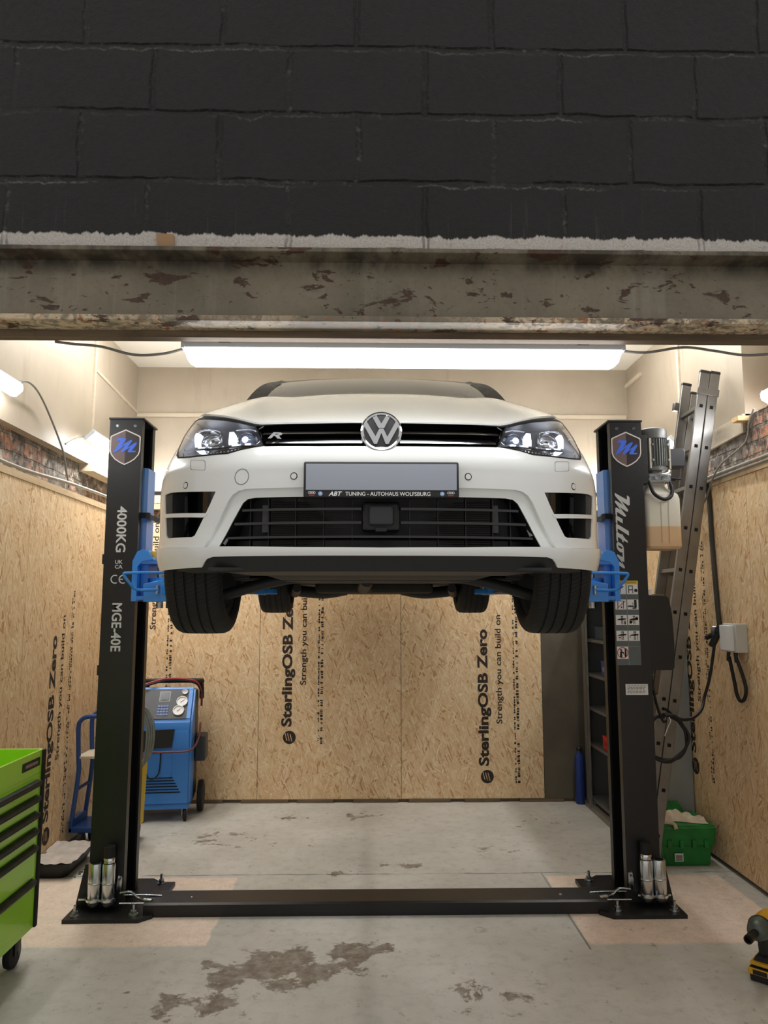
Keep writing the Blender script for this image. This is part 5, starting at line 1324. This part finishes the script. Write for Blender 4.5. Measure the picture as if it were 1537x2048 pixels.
# ------------------------------------------------------------------ wall socket, plug, cables
t = thing('wall_socket', 'grey and white power socket box on the strand boards with cables below', 'socket', (2.29,4.66,1.47))
MB().box(2.235,2.31,4.58,4.75,1.39,1.565,.006).build('back_box', M('socket_grey', (196,196,190), .45), t)
MB().box(2.205,2.236,4.60,4.73,1.40,1.555,.005).build('front_plate', m_label, t)
MB().lathe([(.034,0),(.034,.03),(.026,.034),(0,.034)], (2.215,4.76,1.515), (-.3,.8,0), 20).build('socket_cap', M('clear_grey', (92,98,100), .2), t)
MB().cyl((2.21,4.765,1.50),(2.185,4.80,1.42),.022,16).build('plug', m_blackpl, t)
MB().cyl((2.19,4.80,1.49),(2.165,4.83,1.47),.016,14).build('knob', m_blackpl, t)
MB().cyl((2.25,4.62,1.39),(2.25,4.625,1.33),.013,12,.008).cyl((2.245,4.70,1.39),(2.24,4.71,1.335),.012,12,.008).build('cable_gland', m_blackpl, t)
cable('power_lead', [(2.20,4.79,1.44),(2.19,4.80,1.36),(2.17,4.82,1.22),(2.14,4.84,1.10),(2.10,4.80,1.03),(2.03,4.76,.985),(1.95,4.72,.975),(1.88,4.70,1.0),(1.83,4.68,1.04),(1.80,4.66,1.05)], .010, m_cable, 'black lead sagging from the wall socket plug to the lift column', 'cable')
cable('power_lead', [(2.25,4.62,1.36),(2.275,4.60,1.25),(2.285,4.59,1.17),(2.285,4.62,1.11),(2.285,4.67,1.095),(2.285,4.71,1.13),(2.28,4.72,1.2),(2.25,4.71,1.36)], .011, m_cable, 'short black cable loop hanging under the wall socket', 'cable')
mb = MB()
pts = []
for i in range(0, 37):
    a = radians(95-10*i*3.0); r = .125+.008*sin(i*1.7); pts.append((1.795+r*cos(a), 4.60+.004*(i%9), .885+r*1.08*sin(a)))
mb.tube(pts, .0085, 8, 4)
solo(mb, 'coiled_lead', m_cable, 'coil of black lead hung beside the lift column below the control box', 'cable', (1.80,4.6,.885))
cable('control_lead', [(1.685,4.52,1.262),(1.69,4.52,1.2),(1.72,4.54,1.08),(1.765,4.58,.99),(1.79,4.60,.985)], .008, m_cable, 'black lead dropping from the control box to the cable coil', 'cable')
cable('control_lead', [(1.655,4.50,1.27),(1.675,4.49,1.25),(1.68,4.49,1.20),(1.668,4.49,1.18),(1.652,4.50,1.18)], .006, m_cable, 'tiny black wire loop on the side of the sticker column', 'cable')
solo(MB().tube([(1.805,4.585,1.01),(1.81,4.575,.99),(1.80,4.585,.96),(1.775,4.59,.90)], .003, 6), 'cable_tie', m_label, 'white cable tie holding the coil of black lead', 'cable tie', (1.80,4.585,.96))

# ------------------------------------------------------------------ green crate with a rag
t = thing('plastic_crate', 'green lidded plastic crate on the floor beside the lift column', 'crate', (2.0,5.25,0))
def taper(x0,x1,y0,y1,z0,z1,g,b=.01): return MB().hexa([(x0+g,y0+g,z0),(x1-g,y0+g,z0),(x1-g,y1-g,z0),(x0+g,y1-g,z0),(x0,y0,z1),(x1,y0,z1),(x1,y1,z1),(x0,y1,z1)], None, b)
X0,X1,Y0,Y1 = 1.895,2.262,5.04,5.42
taper(X0+.02,X1-.025,Y0+.02,Y1-.02,0,.135,.012).build('body', m_crate, t)
up = taper(X0,X1,Y0-.005,Y1+.005,.128,.25,.012); up.build('lid_skirt', m_crate, t)
MB().box(X0+.005,X1-.005,Y0+.01,Y1-.01,.245,.258,.004).build('lid', m_crate, t)
fl = MB().hexa([(X0+.02,Y1-.02,.255),(X1-.06,Y1-.02,.255),(X1-.06,Y1,.255),(X0+.02,Y1,.255),(X0+.02,Y1+.01,.315),(X1-.09,Y1+.01,.315),(X1-.09,Y1+.025,.315),(X0+.02,Y1+.025,.315)], None, .004); fl.build('lid_flap', m_crate, t)
MB().box(1.95,2.04,Y1-.016,Y1-.012,.275,.295).build('lid_label', m_label, t, smooth=False)
for i in range(4): MB().box(X0+.04+i*.08,X0+.07+i*.08,Y0-.012,Y0+.02,.12,.17,.006).build('rib', m_crate, t)
lb = MB().box(1.985,2.04,Y0+.009,Y0+.016,.035,.085).build('crate_label', m_label, t, smooth=False)
mb = MB()
for i in range(5): mb.box(1.991,2.034,Y0+.0075,Y0+.009,.042+i*.007,.0455+i*.007)
mb.build('label_print', m_print, t, smooth=False)
m_rag = M('cream_cloth', (206,190,164), .9, var=.15, vscale=30)
rg = MB(); rows = []
for j in range(13):
    v = j/12; r = []
    for i in range(25):
        u = i/24; x = 1.925+.30*u; y = 5.10+.17*v+.03*sin(u*5)
        z = .262+.045*sin(pi*v)*(.35+.65*sin(pi*min(1,u*1.15)))+.010*sin(u*23+v*7)*sin(pi*v)+.006*sin(u*9-v*19)*sin(pi*v)
        if u < .12 or v in (0,): z = min(z, .264)
        r.append((x, y, z))
    rows.append(r)
rg.grid(rows)
solo(rg, 'rag', m_rag, 'crumpled cream cloth lying on the green crate', 'cloth', (2.04,5.18,.262), ang=180)
solo(MB().tube([(1.91,5.075,.272),(1.945,5.065,.274),(1.97,5.055,.273),(1.985,5.035,.268),(1.99,5.02,.245)], .012, 8), 'rag_strip', m_rag, 'twisted strip of pale cloth hanging over the crate edge', 'cloth', (1.95,5.06,.27))

# ------------------------------------------------------------------ cordless impact wrench
t = thing('impact_wrench', 'yellow and black cordless impact wrench standing on its battery on the floor', 'power tool', (1.805,3.60,0), radians(-44), None, True)
m_yel = M('yellow_tool_plastic', (214,160,24), .45, var=.12, vscale=30); m_toolbk = M('black_tool_rubber', (22,23,24), .6); m_nose = M('cast_nose_grey', (88,96,88), .45, metal=.4, var=.2, vscale=40)
bt_ = taper(-.05,.05,-.075,.075,0,.06,.004,.008).build('battery', m_toolbk, t)
MB().box(-.052,.052,-.078,.078,.03,.058,.006).build('battery_band', m_yel, t)
MB().box(-.03,.03,-.0795,-.077,.034,.054,.001).build('battery_panel', m_toolbk, t)
MB().hexa([(-.045,-.06,.06),(.045,-.06,.06),(.045,.07,.06),(-.045,.07,.06),(-.03,-.03,.10),(.03,-.03,.10),(.03,.05,.10),(-.03,.05,.10)], None, .008).build('battery_mount', m_toolbk, t)
MB().box(-.046,.046,-.064,.072,.066,.080,.004).build('mount_band', m_yel, t)
MB().hexa([(-.02,-.022,.095),(.02,-.022,.095),(.02,.045,.095),(-.02,.045,.095),(-.022,-.035,.19),(.022,-.035,.19),(.022,.04,.19),(-.022,.04,.19)], None, .012).build('grip', m_toolbk, t)
MB().box(-.008,.008,-.052,-.028,.155,.185,.004).build('trigger', m_toolbk, t)
MB().lathe([(0,.11),(.03,.108),(.045,.095),(.048,.06),(.048,-.03),(.05,-.035)], (0,0,.225), (0,1,0), 28).build('motor_housing', m_yel, t)
MB().lathe([(.052,-.035),(.052,-.042),(.050,-.045),(.048,-.065),(.040,-.095),(.028,-.108),(.018,-.112),(0,-.112)], (0,0,.225), (0,1,0), 28).build('nose', m_nose, t)
MB().lathe([(.0525,-.032),(.0535,-.036),(.0535,-.040),(.0525,-.043)], (0,0,.225), (0,1,0), 28).build('nose_ring', m_rubber, t)
MB().lathe([(0,-.105),(.017,-.105),(.017,-.135),(.0195,-.14),(.0195,-.205),(.013,-.205),(.012,-.185),(0,-.185)], (0,0,.225), (0,1,0), 24).build('socket', M('blackened_steel', (46,40,40), .35, metal=.8), t)

# ------------------------------------------------------------------ green tool cabinet on castors
gx0, gx1, gy0, gy1, gz0, gz1 = -2.06, -1.60, 3.02, 3.85, .15, .975
t = thing('tool_cabinet', 'lime green roller tool cabinet with black drawer handles', 'tool cabinet', ((gx0+gx1)/2,(gy0+gy1)/2,0))
MB().box(gx0,gx1,gy0,gy1,gz0,.87,.003).build('carcass', m_green, t)
tr_ = MB()
for a in ((gx0,gx0+.012,gy0,gy1),(gx1-.012,gx1,gy0,gy1),(gx0,gx1,gy0,gy0+.012),(gx0,gx1,gy1-.012,gy1)): tr_.box(a[0],a[1],a[2],a[3],.868,gz1,.002)
tr_.build('top_tray', m_green, t)
MB().box(gx1-.004,gx1+.012,gy1-.022,gy1+.006,gz0,gz1,.006).build('corner_bumper', m_rubber, t)
MB().box(gx1-.004,gx1+.012,gy0-.006,gy0+.022,gz0,gz1,.006).build('corner_bumper', m_rubber, t)
zs = [.845,.772,.697,.622,.545,.39,.20]
for i in range(6):
    zt, zb = zs[i], zs[i+1]+.004
    d = MB().box(gx1-.002,gx1+.008,gy0+.05,gy1-.055,zb,zt,.002).build('drawer', m_green, t)
    MB().prism([(gx1+.006,gy0+.04,zt),(gx1+.030,gy0+.04,zt-.004),(gx1+.034,gy0+.04,zt-.014),(gx1+.026,gy0+.04,zt-.030),(gx1+.010,gy0+.04,zt-.036)], (0,gy1-gy0-.115,0)).build('handle', m_blackpl, d, ang=50)
lp = MB().box(gx1,gx1+.003,gy1-.23,gy1-.045,.905,.945,.001).build('name_plate', m_blackpl, t)
MB().box(gx1+.003,gx1+.0036,gy1-.20,gy1-.07,.918,.932).build('plate_mark', M('plate_grey', (150,120,110), .5), lp, smooth=False)
for x, y in ((gx1-.06,gy1-.09),(gx0+.06,gy1-.09),(gx1-.06,gy0+.09),(gx0+.06,gy0+.09)):
    c = MB().lathe([(0,-.019),(.045,-.019),(.063,-.015),(.066,0),(.063,.015),(.045,.019),(0,.019)], (x,y,.066), (1,0,0), 28).build('castor', m_rubber, t)
    MB().box(x-.028,x-.022,y-.03,y+.03,.06,.15,.002).box(x+.022,x+.028,y-.03,y+.03,.06,.15,.002).box(x-.03,x+.03,y-.035,y+.035,.14,.152).cyl((x-.03,y,.066),(x+.03,y,.066),.009,12).build('castor_fork', m_blackpl, c)

# ------------------------------------------------------------------ oil tray on the floor
t = thing('drip_tray', 'black plastic tray covered by a pale crumpled sheet on the floor', 'tray', (-1.98,5.1,0))
mb = MB(); mb.grid([rr_(-2.085+g,-1.84-g,4.89+g,5.34-g,.04,z) for z, g in ((.0,.045),(.008,.035),(.06,.012),(.085,.008),(.09,.0),(.094,.0),(.094,.006),(.085,.01),(.03,.03))])
b_ = rr_(-2.05,-1.875,4.925,5.305,.03,.006); mb.add(b_,[tuple(range(len(b_)-1))])
mb.build('tray', m_blackpl, t, ang=50)
sh_ = MB(); rows = []
for j in range(15):
    v = j/14; rows.append([(-2.095+.265*i/20, 4.89+.45*v, .098+.006*sin(i*.9+v*9)*sin(i*.4+2)+.004*sin(v*21)) for i in range(21)])
sh_.grid(rows); sh_.build('cover_sheet', M('pale_plastic_sheet', (196,186,176), .35, var=.1, vscale=14), t, ang=180)
sc = MB(); rr2 = random.Random(5)
for i in range(26):
    x, y = -1.80+rr2.uniform(-.02,.09), 5.03+rr2.uniform(-.1,.12); s = rr2.uniform(.004,.013)
    sc.hexa([(x-s,y-s,0),(x+s,y-s*.7,0),(x+s*.8,y+s,0),(x-s,y+s*.9,0),(x-s*.5,y-s*.5,s),(x+s*.6,y-s*.4,s*.8),(x+s*.4,y+s*.5,s),(x-s*.5,y+s*.5,s*.7)])
o = solo(sc, 'metal_scraps', M('swarf', (92,84,74), .6), 'scatter of dark scraps on the floor between tray and lift column', 'scraps', (-1.84,5.04,0), smooth=False); o['kind'] = 'stuff'

# ------------------------------------------------------------------ air-conditioning service machine
t = thing('refrigerant_machine', 'blue wheeled air-conditioning service machine with gauges by the back wall', 'service machine', (-1.62,6.32,0), radians(6), None, True)
m_acb = M('blue_machine_plastic', (64,132,212), .38, var=.06, vscale=3); m_acd = M('machine_dark_grey', (54,56,58), .5)
def prof_body(x0, x1, pts): return MB().prism([(x0,y,z) for y, z in pts], (x1-x0,0,0))
# side profile (y front negative)
pf = [(-.20,.13),(-.205,.16),(-.20,.55),(-.21,.70),(-.19,.775),(-.02,1.005),(.02,1.02),(.02,.13)]
bm_ = prof_body(-.22,.20,pf)
bmq = bmesh.new(); vs = [bmq.verts.new(p) for p in bm_.v]; [bmq.faces.new([vs[i] for i in q]) for q in bm_.f]
bmesh.ops.bevel(bmq, geom=bmq.edges[:], offset=.018, segments=3, affect='EDGES'); bmq.verts.index_update()
MB().add([v.co.copy() for v in bmq.verts], [[v.index for v in f.verts] for f in bmq.faces]).build('front_shell', m_acb, t); bmq.free()
MB().box(-.22,.20,.02,.22,.12,.98,.02).build('rear_case', m_acd, t)
def pan(x0,x1,t0,t1,lift,th=.004):   # panel on the sloping console
    a = Vector((0,-.19,.775)); b = Vector((0,-.02,1.005)); n = Vector((0,-.803,.594)); d = (b-a)
    P_ = []
    for k in (lift, lift+th):
        for x, tt in ((x0,t0),(x1,t0),(x1,t1),(x0,t1)): P_.append(a+d*tt+n*k+Vector((x,0,0)))
    return MB().hexa(P_)
pan(-.20,.15,.04,.97,.0005).build('console', m_acd, t, smooth=False)
pan(-.07,.00,.62,.86,.005).build('display', M('display_dark', (40,46,50), .2), t, smooth=False)
pan(-.078,.008,.58,.90,.004,.0008).build('display_frame', M('display_grey', (120,126,128), .4), t, smooth=False)
kp = MB()
for i in range(4):
    for j in range(4): kp.add(*(lambda m: (m.v, m.f))(pan(-.08+i*.022,-.063+i*.022,.14+j*.085,.20+j*.085,.005)))
kp.build('keypad', M('keypad_blue', (96,120,170), .5), t, smooth=False)
for x, tt, r in ((.085,.28,.044),(.105,.56,.044),(.12,.86,.022)):
    a = Vector((x,-.19,.775))+Vector((0,.17,.23))*tt+Vector((0,-.803,.594))*.006
    g_ = MB().lathe([(0,.004),(r*.86,.004),(r*.88,.012),(r,.012),(r,0)], a, (0,-.803,.594), 28).build('gauge', m_label, t)
    n_ = Vector((0,-.803,.594)); u_ = Vector((.8,.35,.48)).normalized()
    MB().hexa([a+n_*.0055-u_*r*.3+Vector((0,0,-.002)), a+n_*.0055+u_*r*.6, a+n_*.0065+u_*r*.6, a+n_*.0065-u_*r*.3+Vector((0,0,-.002)), a+n_*.0055-u_*r*.3+Vector((0,0,.003)), a+n_*.0055+u_*r*.6+Vector((0,0,.002)), a+n_*.0065+u_*r*.6+Vector((0,0,.002)), a+n_*.0065-u_*r*.3+Vector((0,0,.003))]).build('gauge_needle', m_rbox, g_, smooth=False)
MB().prism([(-.20,-.206,.70),(.07,-.211,.71),(.05,-.206,.57),(-.20,-.204,.56)], (0,-.006,0)).build('front_hatch', M('hatch_black', (34,36,40), .4), t, smooth=False)
MB().prism([(-.15,-.202,.52),(.05,-.202,.52),(.06,-.202,.40),(.04,-.202,.34),(-.14,-.202,.34),(-.16,-.202,.40)], (0,-.004,0)).build('front_recess', m_acb, t, smooth=False)
lv = MB()
for i in range(6): lv.box(-.17,.125-.012*i,-.2065,-.200,.225+i*.022,.233+i*.022)
lv.build('vent_slots', m_dark, t, smooth=False)
MB().tube([(-.22,.20,.93),(-.22,.16,1.03),(-.20,.10,1.055),(.20,.10,1.055),(.225,.16,1.03),(.225,.21,.90)], .02, 10, 3).build('push_handle', m_blackpl, t)
for s, c, dz in ((-.1,m_cable,.0),(.0,M('red_hose', (150,44,40), .5),.012)):
    MB().tube([(-.2,-.04+s*.1,1.03+dz),(-.05,.02,1.065+dz),(.1,.04,1.06+dz),(.20,.06,1.03+dz),(.235,.08,.95),(.24,.08,.85)], .009, 8).build('service_hose', c, t)
MB().tube([(-.22,-.10,.60),(-.10,-.225,.545),(.05,-.228,.54),(.19,-.215,.545),(.235,-.06,.60),(.24,.05,.72)], .008, 8).build('service_hose', M('maroon_hose', (122,62,58), .5), t)
MB().tube([(-.16,-.18,.82),(-.12,-.24,.76),(-.09,-.26,.64),(-.13,-.25,.58),(-.2,-.22,.52)], .007, 8).build('service_hose', m_cable, t)
MB().tube([(-.14,-.215,.55),(-.14,-.222,.40),(-.10,-.225,.335),(-.04,-.225,.38),(-.03,-.215,.54)], .005, 8).build('service_hose', m_cable, t)
MB().box(.205,.29,.0,.20,.42,.62,.01).build('side_bin', m_acd, t)
for x in (-.24,.25):
    MB().lathe([(0,-.025),(.08,-.025),(.12,-.02),(.125,0),(.12,.02),(.08,.025),(0,.025)], (x,.12,.125), (1,0,0), 32).build('rear_wheel', m_rubber, t)
for x in (-.17,.16):
    c = MB().lathe([(0,-.014),(.03,-.014),(.046,-.010),(.048,0),(.046,.010),(.03,.014),(0,.014)], (x,-.16,.048), (1,.25,0), 24).build('castor', m_rubber, t)
    MB().box(x-.02,x-.016,-.18,-.14,.045,.12).box(x+.016,x+.02,-.18,-.14,.045,.12).cyl((x,-.16,.10),(x,-.16,.135),.012,12).build('castor_fork', m_zinc, c)
MB().box(-.21,.19,-.19,.20,.095,.14,.01).build('base', m_acb, t)

# ------------------------------------------------------------------ welding trolley half hidden by the 4000KG column
t = thing('welding_trolley', 'dark blue tubular trolley mostly hidden behind the column lettered 4000KG', 'trolley', (-1.87,5.6,0))
m_tb = M('navy_tube', (30,66,124), .4); m_tby = M('yellow_band', (214,186,30), .5)
for y in (5.48, 5.74):
    MB().tube([(-2.065,y,.16),(-2.03,y,.50),(-2.035,y,.62),(-2.045,y,.82),(-2.03,y,.87),(-1.99,y,.895),(-1.90,y,.90)], .016, 10, 4).build('side_frame', m_tb, t)
MB().box(-2.075,-1.64,5.46,5.76,.115,.15,.005).box(-2.075,-2.05,5.46,5.76,.12,.20,.004).build('base_plate', m_tb, t)
MB().box(-2.045,-1.88,5.47,5.75,.61,.628,.003).build('shelf', m_creamwood, t)
MB().tube([(-2.04,5.48,.40),(-2.04,5.74,.40)], .012, 8, 1).build('cross_rail', m_tb, t)
for x, y in ((-2.01,5.50),(-2.01,5.72),(-1.70,5.50),(-1.70,5.72)):
    r_ = .058 if x < -1.9 else .075
    MB().lathe([(0,-.016),(r_-.012,-.016),(r_,-.012),(r_,.012),(r_-.012,.016),(0,.016)], (x+.02,y-.02,r_), (1,0,0), 24).build('wheel', m_rubber, t)
    MB().cyl((x+.02,y-.02,r_),(x+.02,y-.02,.12),.012,10).build('wheel_stem', m_zinc, t)
MB().hexa([(-1.645,5.50,.15),(-1.60,5.50,.15),(-1.60,5.60,.15),(-1.645,5.60,.15),(-1.625,5.50,.58),(-1.585,5.50,.58),(-1.585,5.60,.58),(-1.625,5.60,.58)]).build('yellow_bar', m_tby, t, smooth=False)
mb = MB()
for k in range(4): mb.tube([(-1.74+.01*k,5.48,.62),(-1.70,5.46,.90+.01*k),(-1.60,5.45,.975-.015*k),(-1.525-.014*k,5.45,.90-.02*k),(-1.505-.016*k,5.45,.76),(-1.54-.014*k,5.46,.62-.02*k),(-1.68,5.48,.50)], .008, 8)
solo(mb, 'gas_hose', M('grey_blue_hose', (120,124,118), .5, var=.3, vscale=8), 'bundle of thin grey hoses looping from the trolley beside the blue service machine', 'hose', (-1.62,5.46,.75))
